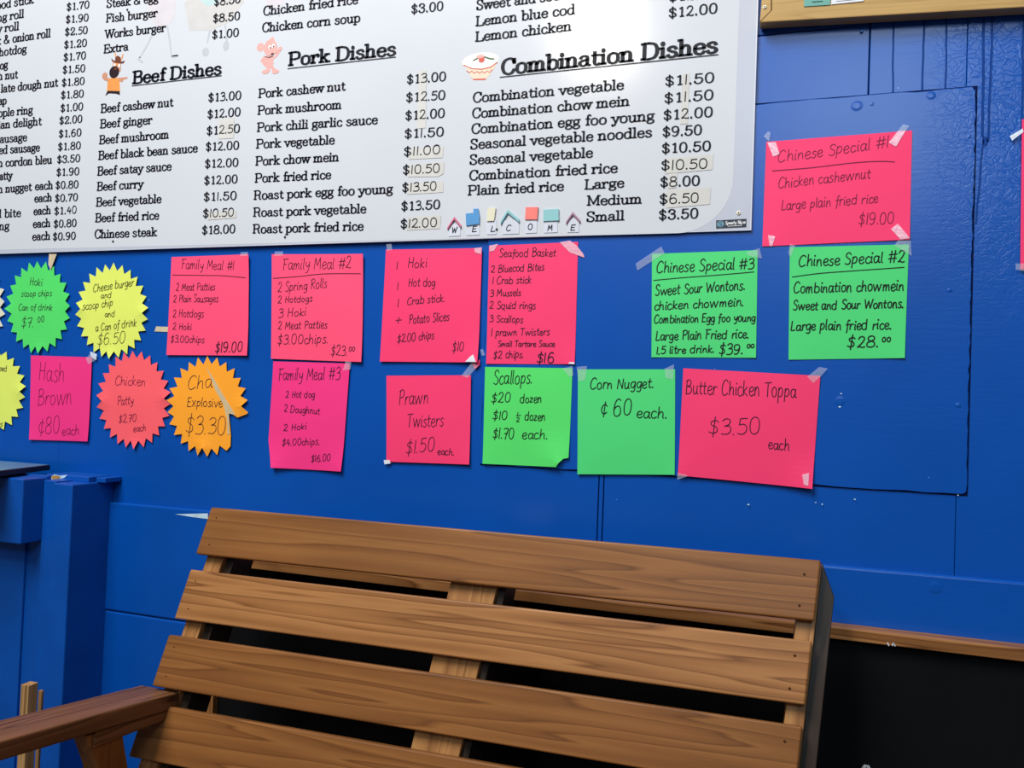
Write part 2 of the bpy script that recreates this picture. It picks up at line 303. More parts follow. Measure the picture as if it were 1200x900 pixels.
# ------------------------------------------------------------------ lettering: a stroke font (cap height 100)
def _pts(s): return [tuple(float(a) for a in p.split(',')) for p in s.split()]
GL = {
'a': (60,'c 10,48 16,60 30,63 42,58 44,44 44,14 49,3 58,3|c 44,37 24,35 8,26 8,12 20,1 34,4 44,14',''),
'b': (64,'l 14,0 14,100|c 14,44 24,60 38,62 54,50 56,31 54,12 38,0 24,2 14,16','14,100L'),
'c': (56,'c 48,46 44,58 31,63 14,54 9,31 14,8 32,-1 45,5 51,16',''),
'd': (66,'l 50,100 50,0|c 50,44 40,60 26,62 10,50 8,31 10,12 26,0 40,2 50,16','50,100L 50,0R'),
'e': (59,'l 9,34 51,34|c 51,34 48,54 32,63 14,54 9,31 14,8 32,-1 45,4 52,14',''),
'f': (42,'c 44,90 38,100 29,99 23,86 23,70|l 23,74 23,0|l 8,61 40,61','23,0B'),
'g': (60,'c 28,63 13,58 10,43 14,28 28,23 42,28 45,43 42,58 28,63|c 17,27 11,18 18,11 38,9 52,2 50,-16 30,-26 10,-20 8,-6 18,8|c 43,56 50,63 58,62',''),
'h': (68,'l 14,0 14,100|c 14,42 26,60 40,62 49,52 50,38 50,0','14,0B 14,100L 50,0B'),
'i': (33,'l 16,0 16,62|d 16,86','16,0B 16,62L'),
'j': (32,'c 18,62 18,20 18,-10 12,-24 2,-24|d 18,86','18,62L'),
'k': (66,'l 14,0 14,100|l 48,60 16,26|l 27,37 52,0','14,0B 14,100L 52,0B 48,62B'),
'l': (33,'l 16,0 16,100','16,0B 16,100L'),
'm': (96,'l 14,0 14,62|c 14,42 24,60 36,62 45,52 46,38 46,0|c 46,42 56,60 68,62 77,52 78,38 78,0','14,0B 46,0B 78,0B 14,62L'),
'n': (68,'l 14,0 14,62|c 14,42 26,60 40,62 49,52 50,38 50,0','14,0B 50,0B 14,62L'),
'o': (64,'c 32,63 14,54 9,31 14,8 32,-1 50,8 55,31 50,54 32,63',''),
'p': (65,'l 14,-28 14,62|c 14,44 24,60 38,62 54,50 56,31 54,12 38,0 24,2 14,16','14,-28B 14,62L'),
'q': (65,'l 50,-28 50,62|c 50,44 40,60 26,62 10,50 8,31 10,12 26,0 40,2 50,16','50,-28B'),
'r': (52,'l 14,0 14,62|c 14,38 24,56 35,63 45,58|d 44,55','14,0B 14,62L'),
's': (55,'c 45,48 39,60 26,63 13,56 12,44 24,35 40,28 47,16 40,3 26,-1 14,3 8,15',''),
't': (46,'c 20,84 20,40 20,14 26,2 36,0 44,8|l 6,61 40,61',''),
'u': (68,'c 14,62 14,30 15,14 22,1 34,0 46,10 51,24|l 51,62 51,0','14,62L 51,62L 51,0R'),
'v': (60,'l 8,62 30,0 52,62','8,62B 52,62B'),
'w': (86,'l 6,62 24,0 42,60 60,0 78,62','6,62B 78,62B 42,62B'),
'x': (60,'l 9,62 50,0|l 50,62 9,0','9,62B 50,0B 50,62B 9,0B'),
'y': (60,'l 8,62 31,4|c 54,62 38,20 28,-10 20,-24 8,-26|d 8,-20','8,62B 54,62B'),
'z': (58,'l 10,62 50,62 10,0 50,0',''),
'A': (82,'l 6,0 40,100 74,0|l 18,34 62,34','6,0B 74,0B'),
'B': (76,'l 16,0 16,100|l 16,100 40,100|c 40,100 58,96 62,78 56,60 40,53|l 16,53 40,53|c 40,53 60,48 67,27 60,5 40,0|l 16,0 40,0','16,0L 16,100L'),
'C': (78,'c 70,70 62,94 44,101 20,88 10,50 20,12 44,-1 62,8 72,28|l 71,68 71,98',''),
'D': (86,'l 16,0 16,100|l 16,100 36,100|c 36,100 62,92 74,70 76,50 74,30 62,8 36,0|l 16,0 36,0','16,0L 16,100L'),
'E': (76,'l 16,0 16,100|l 16,100 66,100 66,78|l 16,52 48,52|l 48,40 48,64|l 16,0 70,0 70,24','16,0L 16,100L'),
'F': (72,'l 16,0 16,100|l 16,100 66,100 66,78|l 16,52 48,52|l 48,40 48,64','16,0B 16,100L'),
'G': (84,'c 70,72 62,94 44,101 20,88 10,50 20,12 44,-1 60,4 70,20|l 70,0 70,44 46,44',''),
'H': (88,'l 16,0 16,100|l 70,0 70,100|l 16,52 70,52','16,0B 16,100B 70,0B 70,100B'),
'I': (42,'l 20,0 20,100','20,0B 20,100B'),
'J': (58,'c 42,100 42,50 42,20 34,0 18,-1 8,12','42,100B'),
'K': (84,'l 16,0 16,100|l 70,100 18,42|l 32,56 72,0','16,0B 16,100B 70,100B 72,0B'),
'L': (72,'l 16,100 16,0 68,0 68,26','16,100B 16,0L'),
'M': (104,'l 16,0 16,100 52,12 88,100 88,0','16,0B 16,100L 88,100R 88,0B'),
'N': (88,'l 16,0 16,100 70,2 70,100','16,0B 16,100L 70,100B'),
'O': (86,'c 43,101 20,88 10,50 20,12 43,-1 66,12 76,50 66,88 43,101',''),
'P': (76,'l 16,0 16,100|l 16,100 42,100|c 42,100 62,94 68,72 62,52 42,46|l 16,46 42,46','16,0B 16,100L'),
'Q': (86,'c 43,101 20,88 10,50 20,12 43,-1 66,12 76,50 66,88 43,101|l 48,20 76,-10',''),
'R': (82,'l 16,0 16,100|l 16,100 42,100|c 42,100 60,94 66,74 60,56 42,50|l 16,50 42,50|c 42,50 58,44 60,18 66,2 76,3','16,0B 16,100L'),
'S': (70,'c 56,74 50,94 34,101 16,94 11,76 20,60 44,46 58,32 58,14 46,1 30,-1 16,8 11,28|l 57,74 57,98|l 11,26 11,2',''),
'T': (76,'l 38,0 38,100|l 8,78 8,100 68,100 68,78','38,0B'),
'U': (86,'c 16,100 16,50 17,24 28,2 44,-1 60,4 69,24 70,50 70,100','16,100B 70,100B'),
'V': (80,'l 6,100 40,0 74,100','6,100B 74,100B'),
'W': (112,'l 6,100 32,0 56,96 80,0 106,100','6,100B 106,100B 56,100B'),
'X': (80,'l 8,100 70,0|l 70,100 8,0','8,100B 70,100B 8,0B 70,0B'),
'Y': (78,'l 6,100 38,46 70,100|l 38,46 38,0','6,100B 70,100B 38,0B'),
'Z': (70,'l 10,100 60,100 10,0 60,0',''),
'0': (66,'c 33,101 16,88 10,50 16,12 33,-1 50,12 56,50 50,88 33,101',''),
'1': (56,'l 32,0 32,98 16,84','32,0B'),
'2': (66,'c 12,76 18,96 34,101 52,92 54,74 42,48 24,24 10,4|l 10,3 56,3 56,18|d 14,74',''),
'3': (66,'c 11,82 20,98 34,101 52,90 50,66 28,54|c 28,54 52,48 56,24 46,4 28,-1 10,14|d 13,80|d 12,18',''),
'4': (66,'l 44,0 44,98 8,30 60,30','44,0B'),
'5': (66,'l 54,98 18,98 15,54|c 15,54 34,62 52,52 56,30 46,6 26,-1 9,14|d 11,18',''),
'6': (66,'c 50,90 36,101 18,84 10,40 16,8 34,-1 52,10 54,34 46,54 30,58 14,46 10,34',''),
'7': (62,'l 10,80 10,98 56,98|c 56,98 40,62 30,30 27,0',''),
'8': (66,'c 33,54 15,66 15,90 33,101 51,90 51,66 33,54 11,40 11,10 33,-1 55,10 55,40 33,54',''),
'9': (66,'c 14,8 28,-1 46,16 54,60 48,92 30,101 12,90 10,66 18,46 34,42 50,54 54,66',''),
'$': (66,'c 52,74 46,90 32,94 16,88 12,72 22,58 42,46 54,30 50,12 33,5 18,9 11,26|l 32,-12 32,112',''),
'.': (30,'d 14,5',''), ',': (28,'l 15,6 10,-16',''), "'": (20,'l 10,100 10,80',''),
'&': (88,'c 74,36 60,8 38,-1 16,6 10,26 26,48 44,66 48,88 36,101 24,92 26,72 46,36 76,0',''),
'-': (44,'l 8,40 36,40',''), ' ': (34,'',''),
}
HAND = {   # handwriting overrides
'a': (56,'c 46,50 32,60 14,54 8,28 16,4 30,4 42,24 47,58|c 47,58 45,20 50,2 58,6',''),
'c': (46,'c 44,50 30,60 14,50 8,28 16,4 32,0 46,12',''),
'e': (50,'c 10,28 30,30 44,44 34,60 16,54 8,28 16,4 32,-2 48,12',''),
'f': (40,'c 42,92 32,100 24,86 22,40 20,-10 14,-26|l 6,54 40,56',''),
'g': (54,'c 44,52 30,60 12,50 8,28 18,6 34,10 44,34|c 46,60 46,20 44,-16 30,-32 10,-24',''),
'h': (56,'l 12,100 10,0|c 10,24 24,54 38,56 44,38 44,10 50,0',''),
'i': (24,'c 12,58 10,20 12,4 20,4|d 14,84',''),
'k': (52,'l 12,100 10,0|l 42,60 12,26 46,0',''),
'l': (24,'c 12,100 10,40 12,8 20,2',''),
'm': (76,'l 10,58 10,0|c 10,26 22,56 32,52 34,20 34,0|c 34,26 46,56 58,52 60,20 64,0',''),
'n': (54,'l 10,58 10,0|c 10,26 24,56 38,52 42,24 46,0',''),
'o': (54,'c 28,60 12,50 8,28 16,4 30,0 44,12 46,36 38,56 26,60',''),
'p': (54,'l 12,60 8,-34|c 12,42 26,60 42,52 44,28 34,8 14,6',''),
'r': (42,'l 12,58 10,0|c 10,26 20,50 32,58 42,52',''),
's': (44,'c 40,52 26,60 12,48 20,34 36,22 34,4 18,-2 6,8',''),
't': (40,'c 20,88 18,40 18,10 26,0 36,6|l 4,58 38,60',''),
'u': (54,'c 10,58 10,20 16,2 30,2 42,24|c 44,58 42,20 46,2 54,4',''),
'y': (52,'c 10,58 12,30 24,18 40,34|c 46,60 42,10 32,-24 12,-30',''),
'z': (48,'l 8,58 42,58 8,2 44,4',''),
'B': (64,'l 12,0 14,100|c 8,92 30,104 50,92 46,66 14,54|c 14,54 52,50 58,22 40,2 8,-2',''),
'C': (66,'c 60,84 44,102 22,90 8,50 14,10 34,-2 60,14',''),
'D': (70,'l 14,2 14,98|c 8,96 38,100 60,76 58,26 36,0 8,0',''),
'E': (58,'l 54,98 14,96 12,2 56,4|l 12,52 46,54',''),
'F': (54,'l 14,0 16,98|l 4,96 56,98|l 16,52 44,54',''),
'G': (66,'c 60,84 44,102 22,90 8,50 14,10 34,-2 56,14 58,40|l 36,42 62,42',''),
'H': (66,'l 14,98 12,0|l 54,100 52,0|l 12,50 54,52',''),
'I': (22,'l 12,0 12,100',''), 'J': (40,'c 32,100 32,40 28,6 14,-4 4,10',''),
'K': (60,'l 14,100 12,0|l 52,96 14,44 54,0',''),
'L': (52,'c 14,100 12,40 10,4 28,2 50,8',''),
'M': (80,'l 8,0 16,98 38,30 62,98 70,0',''),
'N': (68,'l 10,0 14,98 54,2 58,100',''),
'P': (58,'l 14,0 14,98|c 6,92 32,104 52,92 50,64 34,50 14,48',''),
'R': (62,'l 14,0 14,98|c 6,92 32,104 50,90 46,64 14,50|l 20,50 58,0',''),
'S': (56,'c 52,84 38,102 18,94 14,72 28,56 46,40 48,16 32,-2 8,8',''),
'T': (62,'l 32,98 30,0|l 4,96 62,100',''),
'W': (94,'l 6,98 24,0 46,80 66,0 90,102',''),
'1': (26,'l 14,100 12,0',''), '2': (60,'c 10,78 20,98 40,98 48,76 34,40 8,4|c 8,4 24,8 40,0 56,6',''),
'3': (58,'c 10,88 28,102 48,92 44,66 22,54|c 22,54 48,52 54,24 38,2 8,4',''),
'4': (58,'l 30,98 8,36 52,38|l 42,70 40,-2',''), '5': (58,'l 52,98 18,96 14,58|c 14,58 36,62 52,44 48,14 28,0 8,8',''),
'7': (54,'c 6,92 26,98 50,96 36,52 26,-4|l 14,50 46,54',''),
'#': (72,'l 26,98 20,0|l 54,100 48,0|l 6,66 68,70|l 4,32 66,36',''),
'$': (60,'c 52,76 38,88 16,80 18,60 44,44 46,18 26,8 6,18|l 34,112 28,-16',''),
'+': (60,'l 30,84 28,8|l 4,46 56,48',''),
'\u00a2': (56,'c 50,66 38,80 18,72 8,46 16,20 34,12 50,24|l 34,100 28,-10',''),
'/': (40,'l 4,0 36,100',''),
'.': (22,'d 10,3',''), '-': (44,'l 6,48 40,50',''), ' ': (36,'',''),
}
def catmull(p, n=5):
    if len(p) < 3: return p
    q = [p[0]] + p + [p[-1]]
    if p[0] == p[-1]: q = [p[-2]] + p + [p[1]]
    out = []
    for i in range(1, len(q) - 2):
        a, b, c, d = q[i-1], q[i], q[i+1], q[i+2]
        for k in range(n):
            t = k / n
            out.append(tuple(0.5 * (2*b[j] + (c[j]-a[j])*t + (2*a[j]-5*b[j]+4*c[j]-d[j])*t*t + (3*b[j]-a[j]-3*c[j]+d[j])*t**3) for j in (0, 1)))
    out.append(p[-1]); return out

class Ink:
    """flat strokes in wall coordinates (x, z), laid on a surface function surf(x, z) -> y"""
    def __init__(s): s.v = []; s.f = []
    def ribbon(s, pts, a, b):
        p = [pts[0]]
        for q in pts[1:]:
            if math.hypot(q[0]-p[-1][0], q[1]-p[-1][1]) > 1e-6: p.append(q)
        if len(p) < 2: return
        base = len(s.v)
        for i, q in enumerate(p):
            i0, i1 = max(i-1, 0), min(i+1, len(p)-1)
            tx, tz = p[i1][0]-p[i0][0], p[i1][1]-p[i0][1]; L = math.hypot(tx, tz) or 1; tx /= L; tz /= L
            e = 0
            if i == 0: e = -0.5
            if i == len(p)-1: e = 0.5
            ex, ez = tx*e*a, tz*e*b
            s.v.append((q[0]+ex-tz*a, q[1]+ez+tx*b)); s.v.append((q[0]+ex+tz*a, q[1]+ez-tx*b))
        for i in range(len(p)-1):
            k = base + 2*i; s.f.append((k, k+1, k+3, k+2))
    def poly(s, pts):
        b = len(s.v); s.v += pts; s.f.append(tuple(range(b, b+len(pts))))
    def disc(s, x, z, rx, rz, n=10): s.poly([(x+rx*math.cos(2*math.pi*i/n), z+rz*math.sin(2*math.pi*i/n)) for i in range(n)])
    def text(s, txt, p0, p1, cap, a=0.07, b=0.035, serif=True, slant=0.0, jit=0.0, rnd=None):
        """p0, p1: ends of the baseline (x, z); p1 None = natural width; {..} switches to handwriting"""
        seq = []; hand = not serif
        for ch in txt:
            if ch == '{': hand = True; continue
            if ch == '}': hand = False; continue
            seq.append((ch, hand or not serif))
        def G(ch, h):
            g = (HAND.get(ch) or GL.get(ch)) if h else (GL.get(ch) or HAND.get(ch))
            return g or GL['-']
        nat = sum(G(c, h)[0] for c, h in seq)
        if p1 is None: p1 = (p0[0] + nat*cap/100, p0[1])
        ux, uz = (p1[0]-p0[0])/nat, (p1[1]-p0[1])/nat
        sc = cap/100; x = 0
        for ch, h in seq:
            adv, st, se = G(ch, h)
            aa, bb = (a*cap, b*cap) if not (h and serif) else (a*cap*0.62, a*cap*0.62)
            jx = (rnd.uniform(-jit, jit)*4 if rnd else 0); jz = (rnd.uniform(-jit, jit)*5 if rnd else 0)
            js = 1 + (rnd.uniform(-jit, jit)*0.12 if rnd else 0)
            def T(p):
                gx = x + p[0] + jx + slant*p[1]; gz = (p[1]*js + jz)
                return (p0[0]+ux*gx, p0[1]+uz*gx+gz*sc)
            for q in (st.split('|') if st else []):
                k, r = q[0], q[1:].strip(); pp = _pts(r)
                if k == 'd':
                    c = T(pp[0]); rr = aa*(1.25 if not h else 1.6); s.disc(c[0], c[1], rr, rr, 8)
                else:
                    if k == 'c': s.ribbon([T(p) for p in catmull(pp, 4)], aa, bb)
                    else:
                        for i in range(len(pp)-1): s.ribbon([T(pp[i]), T(pp[i+1])], aa, bb)
            if se and not h:
                for q in se.split():
                    d = q[-1]; px, pz = _pts(q[:-1])[0]
                    l, r = (13, 13) if d == 'B' else ((14, 0) if d == 'L' else (0, 14))
                    zz = pz - 3 if pz > 50 else pz + 3
                    s.ribbon([T((px-l, zz)), T((px+r, zz))], aa, bb*1.05)
            x += adv
    def build(s, name, material, parent, surf):
        return mesh_obj(name, [(x, surf(x, z), z) for x, z in s.v], s.f, material, parent)

def sheet(name, outline, surf, material, parent=None, thick=0.0006, cell=0.012):
    """thin card of any outline (x, z points, counter-clockwise seen from the room) following surf(x, z) -> y"""
    ol = []
    for i, p in enumerate(outline):
        q = outline[(i+1) % len(outline)]; L = math.hypot(q[0]-p[0], q[1]-p[1]); n = max(1, int(L/cell/1.5))
        for k in range(n): ol.append((p[0]+(q[0]-p[0])*k/n, p[1]+(q[1]-p[1])*k/n))
    n = len(ol)
    def inside(x, z):
        c = False; j = n-1
        for i in range(n):
            xi, zi = ol[i]; xj, zj = ol[j]
            if (zi > z) != (zj > z) and x < (xj-xi)*(z-zi)/(zj-zi)+xi: c = not c
            j = i
        return c
    xs = [p[0] for p in ol]; zs = [p[1] for p in ol]; pts = list(ol)
    x = min(xs)+cell/2
    while x < max(xs):
        z = min(zs)+cell/2
        while z < max(zs):
            if inside(x, z) and min((x-p[0])**2+(z-p[1])**2 for p in ol) > (cell*0.4)**2: pts.append((x, z))
            z += cell
        x += cell
    vo, _, fo, _, _, _ = delaunay_2d_cdt([Vector(p) for p in pts], [(i, (i+1) % n) for i in range(n)], [], 1, 1e-7)
    V = [(v.x, surf(v.x, v.y), v.y) for v in vo]; F = []
    for f in fo:
        cx = sum(vo[i].x for i in f)/3; cz = sum(vo[i].y for i in f)/3
        a, b, c = (vo[i] for i in f)
        if not inside(cx, cz): continue
        F.append(tuple(f) if (b-a).cross(c-a) > 0 else tuple(reversed(f)))
    k = len(V); V += [(v.x, surf(v.x, v.y)+thick, v.y) for v in vo]
    E = {}
    for f in F:
        for i in range(len(f)): E[(f[i], f[(i+1) % len(f)])] = 1
    F2 = [tuple(i+k for i in reversed(f)) for f in F]
    rim = [(b, a, a+k, b+k) for (a, b) in E if (b, a) not in E]
    return mesh_obj(name, V, F+F2+rim, material, parent)

# ================================================================== the setting
rnd = random.Random(7)
fl = MB(); fl.box(-4.2, 2.6, -4.6, 0.2, -0.05, 0.0); structure(fl.build('floor', 'floor'))

def xw(px, py, y=0.0): return W(px, py, y).x
XL, XR, ZT = -4.0, 2.4, 2.95
xs, xj, xt, xk = xw(74, 420), xw(701, 590), xw(1019, 60), xw(1120, 610)
g = 0.0011
wb = MB()
wb.box(XL, XR, 0.006, 0.16, 0.0, ZT)                          # core behind the boards
core = structure(wb.build('wall_back', 'seam'))
wb = MB()
def board(x0, x1, z0, z1): wb.box(x0+g, x1-g, 0.0, 0.0058, z0+g, z1-g)
board(XL, xs+g*.85, 0.0, ZT); board(xs-g*.85, xj, 0.0, ZT); board(xj, xj+0.0105, 0.0, ZT)
zt = W(955, 35).z
board(xj+0.0105, xt, 1.3, zt); board(xj+0.0105, xk+g*.6, 0.0, 1.3+2*g); board(xj+0.0105, xt, zt, ZT)
board(xt, xk+g*.6, 1.3, ZT); board(xk-g*.6, XR, 0.0, ZT)
b1 = wb.build('wall_board', 'wall', core, bevel=0.0009, seg=1)

# lower wainscot, standing 12 mm proud, its top edge not quite level
wd = MB()
x0 = xw(128, 588, -0.012); zl, zr = 0.9555, 0.9785
def zdado(x): return zl + (zr-zl)*min(1, max(0, (x-x0)/1.7))
zm = W(200, 726, -0.012).z
p, f, _ = hexa([(x0,-0.012,zm), (XR,-0.012,zm), (XR,-0.012,zr), (x0,-0.012,zl), (x0,0,zm), (XR,0,zm), (XR,0,zr), (x0,0,zl)])
wd.add(p, f)
wd.box(x0, XR, -0.0105, 0, 0.0, zm-0.0025)
structure(wd.build('trim_1', 'wall', bevel=0.005, seg=3))

# repair panel screwed over the boards
pl = MB(); px0, px1 = xw(563, 540), xw(1141, 200); pz0, pz1 = 1.1135, 1.8585
ol = []
def edge(a, b, n):
    for k in range(n):
        t = k/n; j = rnd.uniform(-1, 1)*0.0014
        dx, dz = b[0]-a[0], b[1]-a[1]; L = math.hypot(dx, dz)
        ol.append((a[0]+dx*t - dz/L*j, a[1]+dz*t + dx/L*j))
c_ = 0.006
edge((px0, pz0), (px1-c_, pz0), 30); edge((px1-c_, pz0), (px1, pz0+c_), 2); edge((px1, pz0+c_), (px1, pz1-c_), 60)
edge((px1, pz1-c_), (px1-c_, pz1), 2); edge((px1-c_, pz1), (px0, pz1), 40); edge((px0, pz1), (px0, pz0), 30)
pan = sheet('trim_2', ol, lambda x, z: -0.0042, 'wall', thick=0.0036, cell=0.06)
md = pan.modifiers.new('edge', 'BEVEL'); md.width = 0.001; md.segments = 1; md.limit_method = 'ANGLE'
structure(pan)
# the dark open joint round the panel
jb = MB(); 
jb.box(px0-0.001, px1+0.0030, -0.0006, -0.0001, pz0-0.0026, pz1+0.0028)
structure(jb.build('trim_3', 'seam'))

# small marks of the wall: runs of paint, chips, filled screw holes
ink = Ink()
for (xa, y0_, xb, y1_, w_) in ((1047, 23, 1046, 112, 2.2), (1083, 22, 1081, 106, 2.4), (1109, 20, 1108, 104, 2.2), (1153, 18, 1151, 160, 3.0),
                               (1163, 18, 1158, 166, 2.6), (1152, 160, 1144, 262, 2.0), (1199, 20, 1197, 190, 2.2)):
    n = 9; pts = []
    for k in range(n):
        t = k/(n-1); pts.append(WXZ(xa+(xb-xa)*t+rnd.uniform(-.5, .5), y0_+(y1_-y0_)*t))
    ink.ribbon(pts, 0.00075*w_, 0.0009)
q = WXZ(1155, 166); ink.disc(q[0], q[1], 0.0045, 0.009)
ink.build('paint_run', 'drip', core, lambda x, z: -0.0005)
ink = Ink(); ink2 = Ink()
for pts, I in (([(205,602.6),(243.5,601.6),(243.5,608.2),(226,606)], ink),):
    I.poly([WXZ(a, b, -0.013) for a, b in reversed(pts)])
ink.build('paint_chip', 'chip', core, lambda x, z: -0.0127)
ink = Ink()
for k in range(11):      # blistered specks beside the tapes
    a, b = rnd.choice([(20, 318), (200, 380), (315, 302), (1015, 345), (985, 470), (1120, 575), (1010, 590), (1000, 604), (1090, 602), (1070, 618), (960, 590), (870, 588), (425, 575), (170, 345), (455, 528), (452, 432)])
    q = WXZ(a+rnd.uniform(-9, 9), b+rnd.uniform(-9, 9)); r = rnd.uniform(0.0008, 0.0016); ink.disc(q[0], q[1], r*1.6, r, 7)
ink.build('paint_chip', 'chip', core, lambda x, z: -0.0046)
fb = MB()
for a, b, r in ((1004, 124, 6.5), (1091, 112, 5), (1022, 122, 2), (1136, 160, 2), (984, 470, 6), (1096, 688, 7), (1010, 36, 2), (1113, 340, 2.5), (1123, 475, 3)):
    c = W(a, b, -0.0045 if b < 600 else -0.0125); rr = r*0.00155; n = 14
    vs = [(c.x, c.y-0.0007, c.z)]
    for k in range(n): t = 2*math.pi*k/n; vs.append((c.x+rr*math.cos(t)*1.1, c.y, c.z+rr*math.sin(t)))
    vs2 = [(c.x+rr*.55*math.cos(2*math.pi*k/n), c.y-0.0006, c.z+rr*.55*math.sin(2*math.pi*k/n)) for k in range(n)]
    vs += vs2
    fs = [(1+n+k, 0, 1+n+(k+1) % n) for k in range(n)] + [(1+k, 1+n+k, 1+n+(k+1) % n, 1+(k+1) % n) for k in range(n)]
    fb.add(vs, [tuple(reversed(f)) for f in fs])
fb.build('filled_screw_hole', 'wall', core)

# ================================================================== blue joinery at the left edge
pD = 0.13
post = thing('post', 'square blue painted post with chipped top against the wall left of the bench', 'post', (W(75, 600, -pD).x, -pD/2, 0))
xa, xb_, ztop = xw(63, 566, -pD), xw(85, 568, -pD), W(85, 568, -pD).z
pb = MB(); pb.box(xa, xb_, -pD, -0.0005, 0, ztop); pb.build('post_shaft', 'blue', post, bevel=0.003)
pb = MB(); pb.box(xw(54, 562, -pD+0.012), xa+0.0005, -pD+0.006, -0.0005, 0, ztop+0.004); pb.build('side_batten', 'blue', post, bevel=0.002)
pb = MB(); zc1 = W(70, 556.3, -0.077).z; xc0 = xw(55, 560, -0.077); pb.box(xc0, xb_-0.006, -0.077, -0.002, ztop-0.001, zc1); pb.build('cap_block', 'blue', post, bevel=0.002)
pb = MB(); x_ = xw(101, 562, -0.06); pb.box(xb_-0.0055, xb_+0.024, -0.055, -0.002, ztop-0.001, zc1-0.002); pb.build('cap_end', 'blue', post, bevel=0.002)
ink = Ink(); P = [(55,556.5),(60,558),(64,556),(70,557.5),(79,556.5),(75,560),(70,561),(68,563.5),(62,563.5),(58,561.5)]
yq = -0.0778; ink.poly([WXZ(a, b, yq) for a, b in reversed(P)]); ink.build('paint_chip', 'chip', post, lambda x, z: -0.0776)
ink = Ink(); P = [(60,558),(65,557),(71,558.5),(70,561.5),(64,562.5),(61,561)]
ink.poly([WXZ(a, b, yq) for a, b in reversed(P)]); ink.build('bare_wood_chip', 'rawchip', post, lambda x, z: -0.0780)

ctr = thing('counter', 'end of a blue painted counter with worn grey-blue top at the left edge', 'counter', (-2.1, -0.15, 0))
zs = W(59, 545, -0.03).z; nz = (0, 0, 1)
def onz(px, py, z=None): return on_plane(px, py, (0, 0, zs if z is None else z), nz)
cA = W(59, 545, -0.03); cB = onz(0, 552); dirn = (cB-cA); cB = cA + dirn*1.6
th_ = 0.013
pts = [(-3.0, cB.y, zs-th_), (cB.x, cB.y, zs-th_), (cB.x, cB.y, zs), (-3.0, cB.y, zs), (-3.0, cA.y, zs-th_), (cA.x, cA.y, zs-th_), (cA.x, cA.y, zs), (-3.0, cA.y, zs)]
cb = MB(); p, f, _ = hexa(pts); cb.add(p, f); cb.build('countertop', 'counter_edge', ctr, bevel=0.001)
cb = MB(); cb.add([(v[0]-(0.003 if v[0] > -2.9 else 0), v[1]+(0.003 if i < 4 else -0.003), zs+0.0012 if i % 4 > 1 else zs-0.0005) for i, v in enumerate(pts)], f)
cb.build('top_laminate', 'counter_top', ctr)
yb0, yb1 = -0.18, -0.118
xbx = xw(32, 560, yb0); zb0, zb1 = W(30, 639, yb0).z, W(32, 562, yb0).z
cb = MB(); cb.box(-3.0, min(xbx, xw(54, 562, -pD+0.012)-0.001), yb0, yb1, zb0, zb1); cb.build('apron_rail', 'blue', ctr, bevel=0.003)
cb = MB(); xbt = xw(54, 562, -pD+0.012)-0.001; cb.box(-3.0, xbt, -0.117, -0.101, 0, zb1+0.003); cb.build('front_panel', 'blue', ctr, bevel=0.002)
cb = MB(); cb.box(-3.0, xw(27, 700, -0.122), -0.124, -0.117, 0, zb0-0.0005); cb.build('lower_panel', 'blue', ctr, bevel=0.002)

# two rough stakes standing beside the counter
def stake(px0, px1, py, y, d, label, off, face=None):
    a, b = W(px0, py, y), W(px1, py, y)
    m = MB(); z1 = a.z
    m.add([(a.x,y,0),(b.x,y,0),(b.x,y+d,0),(a.x,y+d,0),(a.x,y,z1),(b.x,y,z1),(b.x,y+d,z1),(a.x,y+d,z1)],
          [(0,3,2,1),(4,5,6,7),(0,1,5,4),(1,2,6,5),(2,3,7,6),(3,0,4,7)],
          [(zz+off, xx, yy) for zz in (0, z1) for xx, yy in ((a.x,y),(b.x,y),(b.x,y+d),(a.x,y+d))])
    o = m.build('wooden_stake', 'stake', None, bevel=0.0012, grain=True)
    tag(o, label, 'stake', 'stakes beside the blue counter'); return o
stake(24.5, 33.5, 802, -0.30, 0.024, 'thick square wooden stake standing behind the armrest in front of the blue counter', 3.1)
stake(45, 49, 809, -0.24, 0.006, 'thin wooden stake standing between the thick stake and the blue post', 5.7)

# ================================================================== chalkboard behind the bench
ck = thing('chalkboard', 'black chalkboard with plain pine frame standing against the wall behind the bench', 'chalkboard', (0, -0.03, 0))
cz = 0.8605; cf = 0.022; yk0, yk1 = -0.048, -0.0125; kx0, kx1 = -0.86, 0.95
kx0 = xw(250, 665, -0.04)
def gbox(m, x0, x1, y0, y1, z0, z1, off, vertical=False):
    vs = [(x0,y0,z0),(x1,y0,z0),(x1,y1,z0),(x0,y1,z0),(x0,y0,z1),(x1,y0,z1),(x1,y1,z1),(x0,y1,z1)]
    gs = [((v[2] if vertical else v[0])+off, (v[0] if vertical else v[2]), v[1]+off) for v in vs]
    m.add(vs, [(0,3,2,1),(4,5,6,7),(0,1,5,4),(1,2,6,5),(2,3,7,6),(3,0,4,7)], gs)
m = MB(); gbox(m, kx0, kx1, yk0, yk1, cz-cf, cz, 1.3); m.build('frame_rail', 'frame_wood', ck, bevel=0.0015, grain=True)
m = MB(); gbox(m, kx0, kx1, yk0, yk1, 0.0, cf, 2.3); m.build('frame_rail', 'frame_wood', ck, bevel=0.0015, grain=True)
for x_, o_ in ((kx0, 4.1), (kx1-cf, 6.2)):
    m = MB(); gbox(m, x_, x_+cf, yk0, yk1, cf, cz-cf, o_, True); m.build('frame_stile', 'frame_wood', ck, bevel=0.0015, grain=True)
m = MB(); m.box(kx0+cf, kx1-cf, -0.030, -0.022, cf, cz-cf); m.build('writing_surface', 'chalk', ck)
ink = Ink(); yk = -0.0305
def kx(a, b): return WXZ(a, b, yk)
